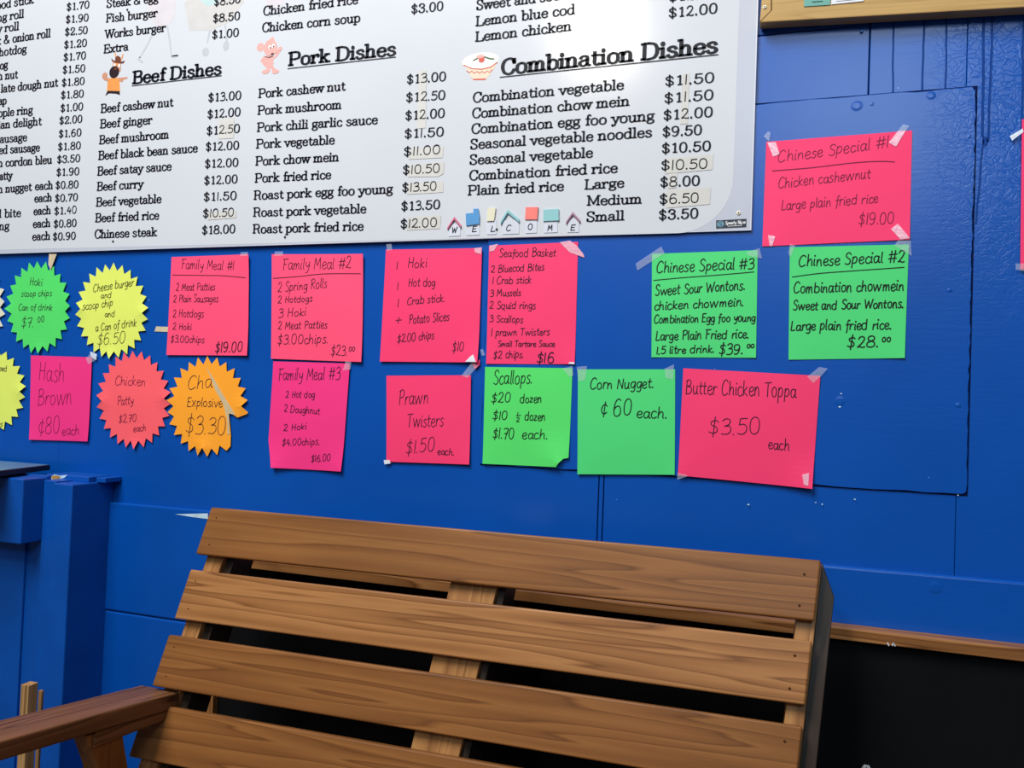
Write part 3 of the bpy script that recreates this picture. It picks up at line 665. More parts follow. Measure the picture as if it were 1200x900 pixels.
ink.ribbon([kx(1008, 906), kx(1014, 897), kx(1017, 897.5), kx(1022, 908)], 0.0028, 0.0022)
ink.build('chalk_mark', 'chalk_mark', ck, lambda x, z: yk)
ink = Ink()
for (a, b), (c, d) in (((1040, 753), (1041.5, 756.5)), ((1047, 753), (1045.5, 756.5)), ((1047, 754), (1049, 757))): ink.ribbon([WXZ(a, b, yk0), WXZ(c, d, yk0)], 0.0010, 0.0010)
ink.build('paint_fleck', 'chalk_mark', ck, lambda x, z: yk0-0.0004)

# ================================================================== the bench
TH, REC, SKEW = 0.0277, 0.3034, -0.1032
BO = Vector((-1.1352, -0.22, 1.0033))
BH = Vector((math.cos(TH), math.sin(TH), 0)); BN = Vector((math.sin(TH), -math.cos(TH), 0))
BD = Vector((0, 0, -1))*math.cos(REC) + BN*math.sin(REC)
BF = BN*math.cos(REC) + Vector((0, 0, 1))*math.sin(REC)
SW, SH, SG, ST = 1.2157, 0.1, 0.0322, 0.021
def BP(u, v, t): return BO + BH*(u+SKEW*v) + BD*v - BF*t      # along, down the back, behind the slat faces
bench = thing('bench', 'slatted honey-brown wooden bench with reclined back standing against the blue wall', 'bench', (BO.x+0.6, BO.y-0.2, 0))
HEX = [(0,1,2,3),(7,6,5,4),(0,4,5,1),(1,5,6,2),(2,6,7,3),(3,7,4,0)]
def hexv(P, gr=None):
    m = MB(); m.add(P, HEX, gr); return m
def bbox(u0, u1, v0, v1, t0, t1, off, along='u'):
    c = [(u0,v1,t0),(u1,v1,t0),(u1,v0,t0),(u0,v0,t0),(u0,v1,t1),(u1,v1,t1),(u1,v0,t1),(u0,v0,t1)]
    gr = [((a if along == 'u' else b)+off, (b if along == 'u' else a)+off*.37, t+off*.11) for a, b, t in c]
    return hexv([BP(*q) for q in c], gr)
for i in range(4):
    v0 = i*(SH+SG)
    s = bbox(0, SW, v0, v0+SH, 0, ST, 7.3*i+1.2).build('back_slat', 'bench_light' if i == 1 else 'bench', bench, bevel=0.0035, seg=3, grain=True)
    for k, (u, v) in enumerate(((0.022, .022), (0.026, .078), (SW-0.024, .026), (SW-0.026, .078))):
        I = MB(); c = BP(u, v0+v, -0.0004); r = 0.0023 if u > .6 else 0.0016
        I.add([c + BH*(r*math.cos(2*math.pi*q/10)) - BD*(r*math.sin(2*math.pi*q/10)) for q in range(10)], [tuple(range(10))])
        h_ = I.build('screw_hole', 'hole', s); h_.parent = s; h_.matrix_parent_inverse = Matrix.Identity(4)
VB = 0.62
for (a, b, off) in ((0.014, 0.0533, 31), (0.5645, 0.6575, 33), (1.1885, 1.2192, 35)):
    bbox(a, b, 0.004, VB, ST+0.0005, ST+0.042, off, 'v').build('back_post', 'bench_pale', bench, bevel=0.0015, grain=True)
for (a, b, off) in ((0.0536, 0.072, 41), (0.6578, 0.672, 43), (1.2195, 1.2450, 45)):
    t0, t1 = 0.034, 0.105
    c = [(a,VB,t0),(b,VB,t0),(b,0.055,t0),(a,-0.002 if a > 1 else .006,t0),(a,VB,t1),(b,VB,t1),(b,0.055,t1),(a,0.002 if a > 1 else .006,t1)]
    gr = [(v+off, u, t) for u, v, t in c]
    hexv([BP(*q) for q in c], gr).build('back_brace', 'bench_dark', bench, bevel=0.0015, grain=True)
# rear legs, seat, front legs (below the picture)
zseat = 0.42
for a in (0.02, 0.58, 1.19):
    p0 = BP(a, VB-0.06, ST+0.03); m = MB(); m.box(p0.x, p0.x+0.04, p0.y, p0.y+0.09, 0, p0.z+0.04)
    m.g = [(v.z+a*9, v.x, v.y) for v in m.v]
    m.build('rear_leg', 'bench', bench, bevel=0.002, grain=True)
pr = BP(0, VB-0.07, 0)
for i in range(4):
    ya = pr.y-0.03-i*0.118; m = MB(); gbox(m, pr.x, pr.x+SW, ya-0.1, ya, zseat-0.022, zseat, 50+i*3)
    m.build('seat_slat', 'bench', bench, bevel=0.003, grain=True)
yf = pr.y-0.5
for a in (0.0, 0.58, SW-0.05):
    m = MB(); gbox(m, pr.x+a, pr.x+a+0.05, yf, pr.y+0.02, zseat-0.09, zseat-0.022, 60+a); m.build('seat_bearer', 'bench', bench, bevel=0.002, grain=True)
    m = MB(); gbox(m, pr.x+a, pr.x+a+0.05, yf, yf+0.05, 0.0, zseat-0.09, 70+a, True); m.build('front_leg', 'bench', bench, bevel=0.002, grain=True)
# left armrest, rising a little towards its front end
A0 = on_plane(202, 813, BO, BF); sl = math.radians(8.5)
AD = BN*math.cos(sl) + Vector((0, 0, 1))*math.sin(sl); AU = (AD.cross(BH)); AU = AU if AU.z > 0 else -AU
def AP(h, l, d): return A0 + BH*h + AD*l - AU*d
aw, al0, al1, ah = -0.0955, -0.024, 0.56, 0.031
c = [(aw,al1,ah),(0,al1,ah),(0,al1,0),(aw,al1,0),(aw,al0,ah),(0,al0,ah),(0,al0,0),(aw,al0,0)]
hexv([AP(*q) for q in c], [(l+81, h, d) for h, l, d in c]).build('armrest', 'arm', bench, bevel=0.004, seg=3, grain=True)
# rail under the arm and the shaped bracket that carries it
c = [(-0.038,0.185,0.058),(-0.002,0.185,0.058),(-0.002,0.185,ah),(-0.038,0.185,ah),(-0.038,al0,0.047),(-0.002,al0,0.047),(-0.002,al0,ah),(-0.038,al0,ah)]
hexv([AP(*q) for q in c], [(l+85, d, h) for h, l, d in c]).build('arm_rail', 'arm', bench, bevel=0.002, grain=True)
def BK(h, l, z): return A0 + BH*h + BN*l + Vector((0, 0, z))
zz = (A0.z - (zseat-0.09))
c = []
for h in (-0.040, -0.006):
    c += [(h,0.205,-0.004),(h,0.178,-0.068),(h,0.165,-0.13),(h,0.16,-zz),(h,0.098,-zz),(h,0.104,-0.10),(h,0.118,-0.045),(h,0.126,-0.016)]
n = 8; fs = [tuple(range(n, 2*n)), tuple(reversed(range(n)))] + [(k, (k+1) % n, n+(k+1) % n, n+k) for k in range(n)]
m = MB(); m.add([BK(*q) for q in c], fs, [(z+91, l, h) for h, l, z in c]); o = m.build('arm_bracket', 'bench', bench, bevel=0.002, grain=True)

# ================================================================== the menu board
YB = -0.0105                                     # its printed face
mb = thing('menu_board', 'large white printed takeaway menu board with grey border above the handwritten notes', 'menu board', (-1.2, 0, 1.6))
bl, br_ = WXZ(0, 297.5, YB), WXZ(880.5, 270, YB); tr = WXZ(889, 0, YB)
bx0, bx1, bz0, bz1 = -2.75, br_[0], br_[1], 2.62
zl_ = bl[1]
def zbot(x): return bz0 + (zl_-bz0)*(bx1-x)/(bx1-bl[0])
m = MB(); p, f, _ = hexa([(bx0,YB,zbot(bx0)),(bx1,YB,bz0),(bx1,YB,bz1),(bx0,YB,bz1),(bx0,-0.0062,zbot(bx0)),(bx1,-0.0062,bz0),(bx1,-0.0062,bz1),(bx0,-0.0062,bz1)])
m.add(p, f); m.build('panel', 'board_edge', mb, bevel=0.0006, seg=1)
m = MB(); m.box(bx0+0.05, bx1-0.05, -0.0062, -0.0012, bz0+0.03, bz1-0.05); m.build('mounting_batten', 'seam', mb)
e = 0.0022
Ink_ = Ink; I = Ink(); I.poly([(bx0+e, zbot(bx0)+e), (bx1-e, bz0+e), (bx1-e, bz1-e), (bx0+e, bz1-e)]); I.build('border', 'board_border', mb, lambda x, z: YB-0.0002)
ir = WXZ(862, 120, YB)[0]; ib = WXZ(700, 276.3, YB)[1] ; ibl = WXZ(0, 291.5, YB)[1]
R_ = 0.105; pts = [(bx0+0.05, ibl+0.001), (ir-R_, ib)]
for k in range(1, 13):
    t = math.pi/2*k/12; pts.append((ir-R_+R_*math.sin(t), ib+R_-R_*math.cos(t)))
pts += [(ir+0.004, bz1-0.05), (bx0+0.05, bz1-0.05)]
I = Ink(); I.poly(pts); I.build('white_field', 'board', mb, lambda x, z: YB-0.0004)
def on(off): return lambda x, z: YB-off
def B_(a, b): return WXZ(a, b, YB)
def capm(a, b, c): return B_(a, b-c)[1]-B_(a, b)[1]

wm_k = 0.0
# faint printed cartoon legs in the background
for nm, pol in (('wm_pink', [(172,-30),(205,-30),(206,12),(204,24),(196,30),(184,31),(176,22),(173,8)]),
                ('wm_tan', [(216,4),(240,-20),(282,-20),(286,2),(276,16),(268,27),(246,36),(222,36),(219,20)]),
                ('wm_teal', [(232,-14),(262,-12),(256,3),(244,8),(236,2)]),
                ('wm_pink', [(308,-20),(332,-20),(333,4),(326,11),(314,10)])):
    I = Ink(); I.poly([B_(*q) for q in reversed(pol)]); wm_k += 0.00004; I.build('background_figure', nm, mb, on(0.00045+wm_k))
I = Ink(); I.ribbon([B_(180,38), B_(172,54), B_(164,68)], .0022, .0022); I.ribbon([B_(196,30), B_(199,48), B_(201,66), B_(209,65)], .0022, .0022)
I.ribbon([B_(164,67), B_(162,69), B_(167,73)], .003, .003); I.ribbon([B_(246,36), B_(243,50)], .0022, .0022); I.ribbon([B_(264,30), B_(266,48)], .0022, .0022)
for a, b, rx, rz in ((241,61,.010,.011),(265,54,.009,.012),(205,66,.011,.004)): q = B_(a, b); I.disc(q[0], q[1], rx, rz, 14)
I.ribbon([B_(316,10), B_(316,20)], .0016, .0016); I.ribbon([B_(326,10), B_(327,19)], .0016, .0016)
I.build('background_figure', 'wm_grey', mb, on(0.00064))

# small colour pictures beside the headings
def shapes(name, lst):
    for k, (mt, kind, pr_) in enumerate(lst):
        I = Ink()
        if kind == 'p': I.poly([B_(*q) for q in reversed(pr_)])
        elif kind == 'e':
            a, b, ra, rb = pr_; q = B_(a, b); s_ = capm(a, b, 1); I.disc(q[0], q[1], ra*s_*1.12, rb*s_, 18)
        else:
            w, pp = pr_; I.ribbon([B_(*q) for q in pp], w*capm(pp[0][0], pp[0][1], 1), w*capm(pp[0][0], pp[0][1], 1))
        I.build(name, mt, mb, on(0.0006+0.00005*k))
shapes('bull_picture', [
    ('ink_orange','p',[(126.5,92),(140,91),(141,107.5),(125.5,107)]), ('ink_skin','e',(123,89,3.6,4)), ('ink_skin','p',[(139,91.5),(149.8,90.2),(149.3,92.3),(145,93.5),(143.5,96.5),(139.5,95)]),
    ('ink_skin','p',[(121,92),(127,91),(128,96),(122,94)]), ('ink_dark','p',[(126.3,106.5),(140.5,107),(140.8,111.5),(136.5,110),(128,109.5),(123.5,112.5)]),
    ('ink_orange','r',(0.8,[(135.2,62.5),(136.2,66),(136.8,69)])), ('ink_orange','r',(0.8,[(144.2,64),(143.4,67.5),(142,70)])),
    ('ink_skin','p',[(133,72),(142,72.5),(141.6,84),(131.6,83)]), ('ink_white','e',(134.6,76.4,1.3,2.2)), ('ink_white','e',(139.9,77,1.3,2.2)), ('ink_orange','e',(137.2,75,1.5,2.6)),
    ('ink_brown','p',[(130.6,68.3),(133.5,71),(138,72),(143,72.3),(146.6,71.2),(145,74.2),(140.5,74.6),(135,73.8),(131.5,71.6)]), ('ink_brown','p',[(135.2,72.5),(135.6,67),(138.6,65.4),(141.6,67.4),(142.2,72.8)]),
    ('ink_dark','e',(134.2,84.6,6.4,7)), ('ink_brown','e',(136,80.6,2.2,1.2))])
shapes('pig_picture', [
    ('ink_pig','e',(305.5,55.5,4.6,5)), ('ink_pig','p',[(315.5,47),(320,42.5),(322.5,48.5)]), ('ink_pig','p',[(310,66),(319,66),(321,74),(318,80),(310,78),(307,73)]),
    ('ink_pig','r',(1.8,[(318,70),(324,65),(328.5,58)])), ('ink_pig','r',(1.5,[(310,67),(306.5,71),(310,75)])), ('ink_pig','r',(2.0,[(313.5,76),(315,83)])), ('ink_pig','r',(2.0,[(317,76),(322,83)])),
    ('ink_pig','e',(311.3,84.2,4.4,2.5)), ('ink_pig','e',(323,84,4.4,2.5)), ('ink_pig','e',(317,56,8,9.6)), ('ink_pig','e',(328.6,57,2.2,2.4)), ('ink_pig','e',(322.5,59.5,4.2,3.2)),
    ('ink_white','e',(316.5,55.5,1.7,2.4)), ('ink_white','e',(320.7,54,1.7,2.4)), ('ink_pig_line','e',(317,56.2,0.8,1.2)), ('ink_pig_line','e',(321,54.8,0.8,1.2)), ('ink_pig_line','e',(319.5,63.5,1.8,1.4)),
    ('ink_pig_line','r',(0.4,[(311,66.3),(315,67.6),(320,66.2)]))])
shapes('bowl_picture', [
    ('ink_red','p',[(552,91),(571,91),(568.5,94),(555,94)]), ('ink_bowl','p',[(542.5,72),(583.3,68.5),(581,77),(576,85),(571,92),(553.5,92.5),(549,84)]),
    ('ink_bowl_in','e',(563,71.2,20.5,9.4)), ('ink_white','e',(563,74,16,5.6)), ('ink_leaf','r',(0.9,[(555,71),(561,68),(568,67),(574,69),(579,69.5)])),
    ('ink_red','e',(564.6,70.2,3.4,3.6)), ('ink_pig','e',(563,66.4,4.5,2)), ('ink_red','r',(0.55,[(543.5,76.5),(553,80.5),(565,81.2),(575,79),(583,73)])),
    ('ink_red','r',(0.45,[(547,83),(550,85.5),(553,83.5),(556,86),(559,83.8),(562,86),(565,83.8),(568,85.8),(571,83.4),(574,85),(577,81.6)]))])

# correction strips pasted over old prices
def quad_patch(name, mt, P, parent, off, y):
    I = Ink(); I.poly([WXZ(a, b, y) for a, b in reversed(P)]); return I.build(name, mt, parent, lambda x, z: y-off)
for P in ([(244,249),(277,246.5),(277,255.5),(244,258)], [(480,174),(520,171.5),(519,185),(479,187)], [(478.5,193.5),(521,190),(520,203.5),(514,207),(478,207.5)],
          [(478,215),(520,213),(519.5,225.5),(477,228)], [(478,255),(517,252),(516,268),(477,270)], [(491,83),(500,82.5),(499,150),(489,151)],
          [(800,87),(808,86.5),(806,145),(797,146)], [(780,186),(836,181),(835,199),(779,204)], [(781,222),(833,219.5),(832,239.5),(780,244)], [(784,203),(794,202.5),(793,220),(783,221)],
          [(257,140),(275,138),(274,162),(256,163)]):
    quad_patch('correction_strip', 'patch', P, mb, 0.0012, YB)

COL = [
 ('ood stick',-4,11.2,40,3.4,9.5), ('ng roll',-3,25.7,28.5,20.5,9.5), ('y roll',-3,38.5,22.7,35,9.5), ('k & onion roll',-4,52.6,59.6,43.3,9.5), ('hotdog',-1,66,31.5,61.5,9.5),
 ('og',0,81.5,9.5,79.7,9.5), ('h nut',-2,93.9,21.3,91.4,9.5), ('late dough nut',1.3,108.6,68.3,101,9.5), ('ap',-1,123,8,121.8,9.5), ('ople ring',-2,137.2,38.7,133,9.5),
 ('ian delight',-2,151,49.2,146.3,9.5), ('ausage',0,167.5,32,165,9.5), ('ed sausage',-1,180.4,47,177,9.5), ('n cordon bleu',-2,195.7,61.3,191.4,9.5), ('atty',0,211,14.5,209.6,9.5),
 ('n nugget',-2,226.2,37.5,223.2,9.5), ('each',41.2,222.7,62.5,221.2,9.5), ('each',40.5,237,61.3,235.5,9.5), ('l bite',-1,255,25,253.7,9.5), ('each',39.5,251.9,60,250.5,9.5),
 ('ng',-1,269.5,11.3,268.8,9.5), ('each',38.8,266.8,59.5,265.5,9.5), ('each',38,281.6,59.3,280.6,9.5),
 ('Steak & egg',125,9.2,186,2,9.5), ('Fish burger',124.5,26.4,185,19.5,9.5), ('Works burger',123.3,45,194.5,36.8,9.5), ('Extra',121.8,62.5,150.8,58.8,9.5),
 ('Beef cashew nut',118.3,132.2,203.3,124.3,9.8), ('Beef ginger',117.5,150.2,178.8,145,9.8), ('Beef mushroom',116.5,168.9,198.3,162,9.8), ('Beef black bean sauce',115.5,187.2,232,178,9.8),
 ('Beef satay sauce',114.3,205.6,201.3,199.3,9.8), ('Beef curry',113.8,223.5,168,220,9.8), ('Beef vegetable',112.8,241.8,189.5,237.5,9.8), ('Beef fried rice',111.8,260.2,186.8,256.8,9.8), ('Chinese steak',110.8,279.3,184.3,276.3,9.8),
 ('Chicken fried rice',308.3,18.4,420,4,10.3), ('Chicken corn soup',307,37.8,422.5,25.6,10.3),
 ('Pork cashew nut',303,114.8,405,105.6,10.3), ('Pork mushroom',302,134.5,400.5,127.4,10.3), ('Pork chili garlic sauce',301.3,154.5,443,145,10.3), ('Pork vegetable',300.3,173.9,392.5,168.7,10.3),
 ('Pork chow mein',299.5,193.9,397.5,188.7,10.3), ('Pork fried rice',298.8,213.9,388.3,209.4,10.3), ('Roast pork egg foo young',297.5,234,460.5,226.2,10.3), ('Roast pork vegetable',296.8,253.9,429.5,249.4,10.3), ('Roast pork fried rice',296.3,273.4,426.3,269.8,10.3),
 ('Sweet and sour',558,11.9,664,-1.5,11.2), ('Lemon blue cod',557.5,30.7,674,16.3,11.2), ('Lemon chicken',557,48.8,670,35.7,11.2),
 ('Combination vegetable',553.7,120.2,731.3,104.7,11.2), ('Combination chow mein',552.8,138.5,738,123.6,11.2), ('Combination egg foo young',552,156.8,767,141,11.2), ('Seasonal vegetable noodles',550.8,174.8,764.3,160.2,11.2),
 ('Seasonal vegetable',550,192.9,695,184.1,11.2), ('Combination fried rice',549.5,211.3,724,202,11.2), ('Plain fried rice',548.3,228.8,661,223.2,11.2), ('Large',685,221.8,731.7,219.2,11.2), ('Medium',687.7,240.7,752.4,238.2,11.2), ('Small',686.8,259.7,731.9,257.8,11.2)]
PRC = [
 ('$1.70',78,12.8,105.3,9.3,8.3), ('$1.90',77,27.4,104.4,24.6,8.3), ('$2.{5}0',76,42,103.3,39.3,8.3), ('$1.20',75,57,102.4,54.3,8.3), ('$1.70',74.3,71.7,101.3,69,8.3), ('$1.50',73.3,86.4,100.4,84,8.3),
 ('$1.80',72.3,101.4,99.7,98.9,8.3), ('$1.80',71.3,116,98.7,113.8,8.3), ('$1.00',70.8,131.3,98,128.8,8.3), ('$2.00',69.5,145.8,97,143.3,8.3), ('$1.60',68.8,161.3,96,159.2,8.3), ('$1.80',67.8,176.5,95.3,174.4,8.3),
 ('$3.50',66.8,191.3,94.5,189.4,8.3), ('$1.90',66,206.3,93.5,204.8,8.3), ('$0.80',65,221.4,92.5,220,8.3), ('$0.70',64.3,236.8,91.8,235,8.3), ('$1.{40}',63.5,251.8,90.5,249.6,8.3), ('$0.80',62.8,266.8,90.3,265.2,8.3), ('$0.90',61.8,281.6,89.3,280.3,8.3),
 ('${8}.50',250.8,7.2,282.5,3,9), ('$8.50',249.5,26.6,281.8,22.9,9), ('$1.00',248.3,45.6,280.5,42.4,9),
 ('$1{3}.00',243.8,119.4,283.3,116.2,9.3), ('$1{2}.00',242.8,139,282.5,135.6,9.3), ('$1{2.5}0',241.8,158.4,281.8,155,9.3), ('$1{2}.00',240.8,176.9,280.8,174.8,9.3), ('$1{2}.00',239.8,196.9,280,194.8,9.3), ('$1{2}.00',239,216.4,279,214.3,9.3),
 ('$1{1}.50',238.3,235.6,278,233.7,9.3), ('${10.50}',237.5,255,275,253.2,9.3), ('$18.00',236.5,274.6,276.3,272.7,9.3),
 ('$3.00',481.5,16.2,520,11.9,10), ('$1{3}.00',476.3,98.5,523.3,94.4,10), ('$1{2.5}0',475.3,119.7,522.5,116.2,10), ('$1{2}.00',474.5,140.9,521.8,137.4,10), ('$1{1}.50',473.5,162.1,520.8,159.2,10), ('${11.00}',472.5,183.1,517,180,10),
 ('${10.50}',471.5,204.4,516.3,202,10), ('${13.50}',470.8,225.1,512.5,223,10), ('$1{3}.50',469.8,246.9,516.3,244.4,10), ('${12.00}',468.8,267.6,513,265.6,10),
 ('$1{2}.00',783,2,843,-3.5,11), ('$1{2}.00',782.7,21.2,841.3,15,11), ('$1{1}.50',778.5,101,837.7,96.2,11), ('$1{1}.50',777.5,121.1,836.8,116.4,11), ('$1{2}.00',776.6,140.9,835.8,136.5,11), ('$9.50',775.7,160.4,823,157.5,11),
 ('$10.50',774.8,179.7,833.5,176.4,11), ('${10.50}',773.9,199.6,830,197.2,11), ('${8}.00',773,219.2,820.6,217,11), ('${6.50}',772,239.3,819.7,237.2,11), ('$3.50',771.3,257.6,818.8,255.2,11)]
rr = random.Random(3)
for nm, T_, sp in (('dish_lettering', COL, (100, 290, 540, 900)), ('price_lettering', PRC, (150, 400, 600, 900))):
    lo = -100
    for hi in sp:                                   # one piece of lettering per printed column
        I = Ink()
        for t, a, b, c, d, cap in T_:
            if lo <= a < hi: I.text(t, B_(a, b), B_(c, d), capm(a, b, cap), 0.098, 0.052)
        I.build(nm, 'print', mb, on(0.00155)); lo = hi
for t, a, b, c, d, cap, u in (('Beef Dishes',155.5,98.2,260,86.8,14,((155,100.7),(260,88.8))), ('Pork Dishes',338,77.2,464.3,64.4,15.2,((337.5,80.6),(463.8,67))), ('Combination Dishes',586.7,87.7,841.3,61.2,17.6,((586,90.7),(841.5,64.2)))):
    I = Ink(); I.text(t, B_(a, b), B_(c, d), capm(a, b, cap), 0.125, 0.065); I.ribbon([B_(*u[0]), B_(*u[1])], 0.0009, 0.0009); I.build('heading_lettering', 'print', mb, on(0.00155))
# maker's plate
quad_patch('maker_plate', 'logo_dark', [(839.2,258.3),(874.8,256.4),(874.6,266.3),(839.2,268)], mb, 0.0006, YB)
I = Ink(); q = B_(844.4, 262.6); I.disc(q[0], q[1], 0.0068, 0.0066, 20); I.build('maker_emblem', 'logo_blue', mb, on(0.0008))
I = Ink(); I.ribbon(catmull([B_(846.5,260.3), B_(843.5,260.2), B_(843.2,262.3), B_(845.8,263), B_(845.6,265), B_(842.5,265.2)], 4), 0.0007, 0.0007); I.build('maker_emblem', 'logo_dark', mb, on(0.0009))
I = Ink(); I.text('Speedy Signs', B_(850,263.2), B_(873.6,261.8), capm(850,263,3.4), 0.12, 0.08, serif=False); I.ribbon([B_(853,265.2), B_(869,264.4)], 0.0004, 0.0004); I.build('maker_lettering', 'ink_white', mb, on(0.0009))
# screws
def screw(a, b, r, parent, mt, y, slot='hole'):
    c = W(a, b, y); m = MB(); n = 14
    m.add([(c.x+r*math.cos(2*math.pi*k/n), y, c.z+r*math.sin(2*math.pi*k/n)) for k in range(n)] + [(c.x+.7*r*math.cos(2*math.pi*k/n), y-0.0018, c.z+.7*r*math.sin(2*math.pi*k/n)) for k in range(n)],
          [(n+k, k, (k+1) % n, n+(k+1) % n)[::-1] for k in range(n)] + [tuple(range(n, 2*n))])
    s = m.build('screw', mt, parent)
    I = Ink(); I.disc(c.x, c.z, r*.34, r*.34, 8); h_ = I.build('screw_recess', slot, None, lambda x, z: y-0.0021); h_.parent = s
for a, b in ((149.3, 11.5), (132.5, 283), (334, 278), (582, 269)): screw(a, b, 0.0032, mb, 'screw', YB-0.0005)
screw(865.6, 249.6, 0.0046, mb, 'screw_pale', YB-0.0005)

# magnetic letter tags along the bottom of the board
def letter_tag(label, ch, lx, ly, card, kind, mt, P, name='letter_tag'):
    t = thing(name, label, 'letter tag', tuple(W(lx, ly, YB)), group='welcome letter tags')
    I = Ink(); card_o = sheet('tag_card', [B_(*q) for q in card], on(0.0016), 'tag_grey', t, thick=0.0008, cell=0.01)
    if kind == 'block':
        m = MB(); n = len(P); v = [B_(*q) for q in P]
        m.add([(x, YB-0.0042, z) for x, z in v] + [(x, YB-0.0016, z) for x, z in v], [tuple(range(n))] + [(k, n+k, n+(k+1) % n, (k+1) % n) for k in range(n)])
        m.build('coloured_block', mt, t)
    else:
        ap, l, r, w = P; s_ = capm(ap[0], ap[1], 1)*w
        def strip(a, b, dz, nm, mt_, yy):
            A, Bq = B_(*a), B_(*b); m = MB()
            v = [(A[0], A[1]), (Bq[0], Bq[1]), (Bq[0], Bq[1]-dz), (A[0], A[1]-dz)]
            m.add([(x, YB-yy, z) for x, z in v] + [(x, YB-0.0016, z) for x, z in v], [(0,1,2,3)] + [(k, 4+k, 4+(k+1) % 4, (k+1) % 4) for k in range(4)])
            return m.build(nm, mt_, t)
        for e_ in (l, r):
            strip(ap, e_, s_, 'roof_strip', mt, 0.0044)
            strip((ap[0], ap[1]+w*.8), (e_[0], e_[1]+w*.8), s_*.5, 'roof_edge', 'tag_shade' if mt != 'tag_teal' else 'logo_blue', 0.0036)
    I = Ink(); I.text(ch, B_(lx, ly), B_(lx+6.2, ly-0.3), capm(lx, ly, 6.6), 0.085, 0.085, serif=False, slant=0.08); I.build('lettering', 'print', t, on(0.0019))
letter_tag('letter tag W under a pink roof shape on the menu board', 'W', 529.5, 273.2, [(526,277),(539.5,276.5),(539.5,262),(526,263)], 'roof', 'tag_pink', ((533.3,254.5),(525.2,266.5),(541,264.3),3.0))
letter_tag('letter tag E under a blue house shape on the menu board', 'E', 552.5, 272, [(547,276),(562,275.5),(562,262),(547,263)], 'block', 'tag_blue', [(547,265),(562.2,262.8),(562.6,254),(561.2,245),(555.5,245.2),(555.5,249.8),(546.5,250.8)])
letter_tag('letter tag L under a cream block on the menu board', 'L', 574.5, 271.8, [(570.5,275),(582,274.6),(582,258),(571,259)], 'block', 'tag_cream', [(571.3,259.6),(579.5,259.2),(581.5,244.2),(572.5,244.6)])
letter_tag('letter tag C under a teal roof shape on the menu board', 'C', 592.8, 270.8, [(589,274.8),(608.5,274),(608,258),(590,259)], 'roof', 'tag_teal', ((595.8,246.2),(587.5,259.6),(609,257.2),3.4))
letter_tag('letter tag O under a coral red square on the menu board', 'O', 618.2, 269.4, [(616,273.6),(629,273),(629.5,256),(616.5,257)], 'block', 'tag_red', [(615.8,257.8),(630,257.6),(631.2,243),(616.8,243.4)])
letter_tag('letter tag M under a pale teal rectangle on the menu board', 'M', 641.5, 270.6, [(638,273),(653.5,272.4),(653.5,257),(638.5,258)], 'block', 'tag_teal', [(637.2,259.7),(655.3,258.8),(655.2,245.4),(637.5,246.3)])
letter_tag('letter tag E under a mauve roof shape on the menu board', 'E', 667.8, 270.4, [(665,272.6),(678.5,272),(679,256),(666,257)], 'roof', 'tag_mauve', ((671.8,248.6),(664,259.8),(680.3,258.2),3.0))

# ================================================================== the pin board at the top right
yn0, yn1 = -0.034, -0.004
nb = thing('notice_board', 'notice board with tan wooden frame at the top right of the wall', 'notice board', tuple(W(1000, 0, yn0)))
a, b = W(890.3, 26.2, yn0), W(1200, 8.3, yn0)
ang = math.atan2(b.z-a.z, b.x-a.x); ca, sa = math.cos(ang), math.sin(ang)
def nbp(u, v, y): return (a.x+u*ca-v*sa, y, a.z+u*sa+v*ca)
def nbbox(u0, u1, v0, v1, y0, y1, off, vertical=False):
    m = MB(); q = [(u0,v0),(u1,v0),(u1,v1),(u0,v1)]
    gr = [((v if vertical else u)+off, (u if vertical else v), off) for u, v in q]*2
    m.add([nbp(u, v, y0) for u, v in q]+[nbp(u, v, y1) for u, v in q], [(0,1,2,3),(7,6,5,4),(0,4,5,1),(1,5,6,2),(2,6,7,3),(3,7,4,0)], gr); return m
fw, NW, NH = 0.062, 1.0, 0.66
nbbox(0.0, NW, 0, fw, yn0, yn1, 12).build('bottom_rail', 'frame_tan', nb, bevel=0.002, grain=True)
nbbox(0.0, NW, NH-fw, NH, yn0, yn1, 13).build('top_rail', 'frame_tan', nb, bevel=0.002, grain=True)
nbbox(0.0, fw*.6, fw+.0005, NH-fw-.0005, yn0, yn1, 14, True).build('side_stile', 'frame_tan', nb, bevel=0.002, grain=True)
nbbox(NW-fw*.6, NW, fw+.0005, NH-fw-.0005, yn0, yn1, 15, True).build('side_stile', 'frame_tan', nb, bevel=0.002, grain=True)
nbbox(0.03, NW-0.03, 0.03, NH-0.03, -0.022, -0.006, 16).build('cork_panel', 'cork', nb)
I = Ink(); I.ribbon([WXZ(890.8, 25.5, yn0), WXZ(904, 12, yn0)], 0.0006, 0.0006); I.ribbon([WXZ(904, 12, yn0), WXZ(904, -4, yn0)], 0.0010, 0.0010); I.build('joint_line', 'hole', nb, lambda x, z: yn0-0.0003)
screw(896.2, 8.3, 0.0042, nb, 'screw_pale', yn0-0.0003)
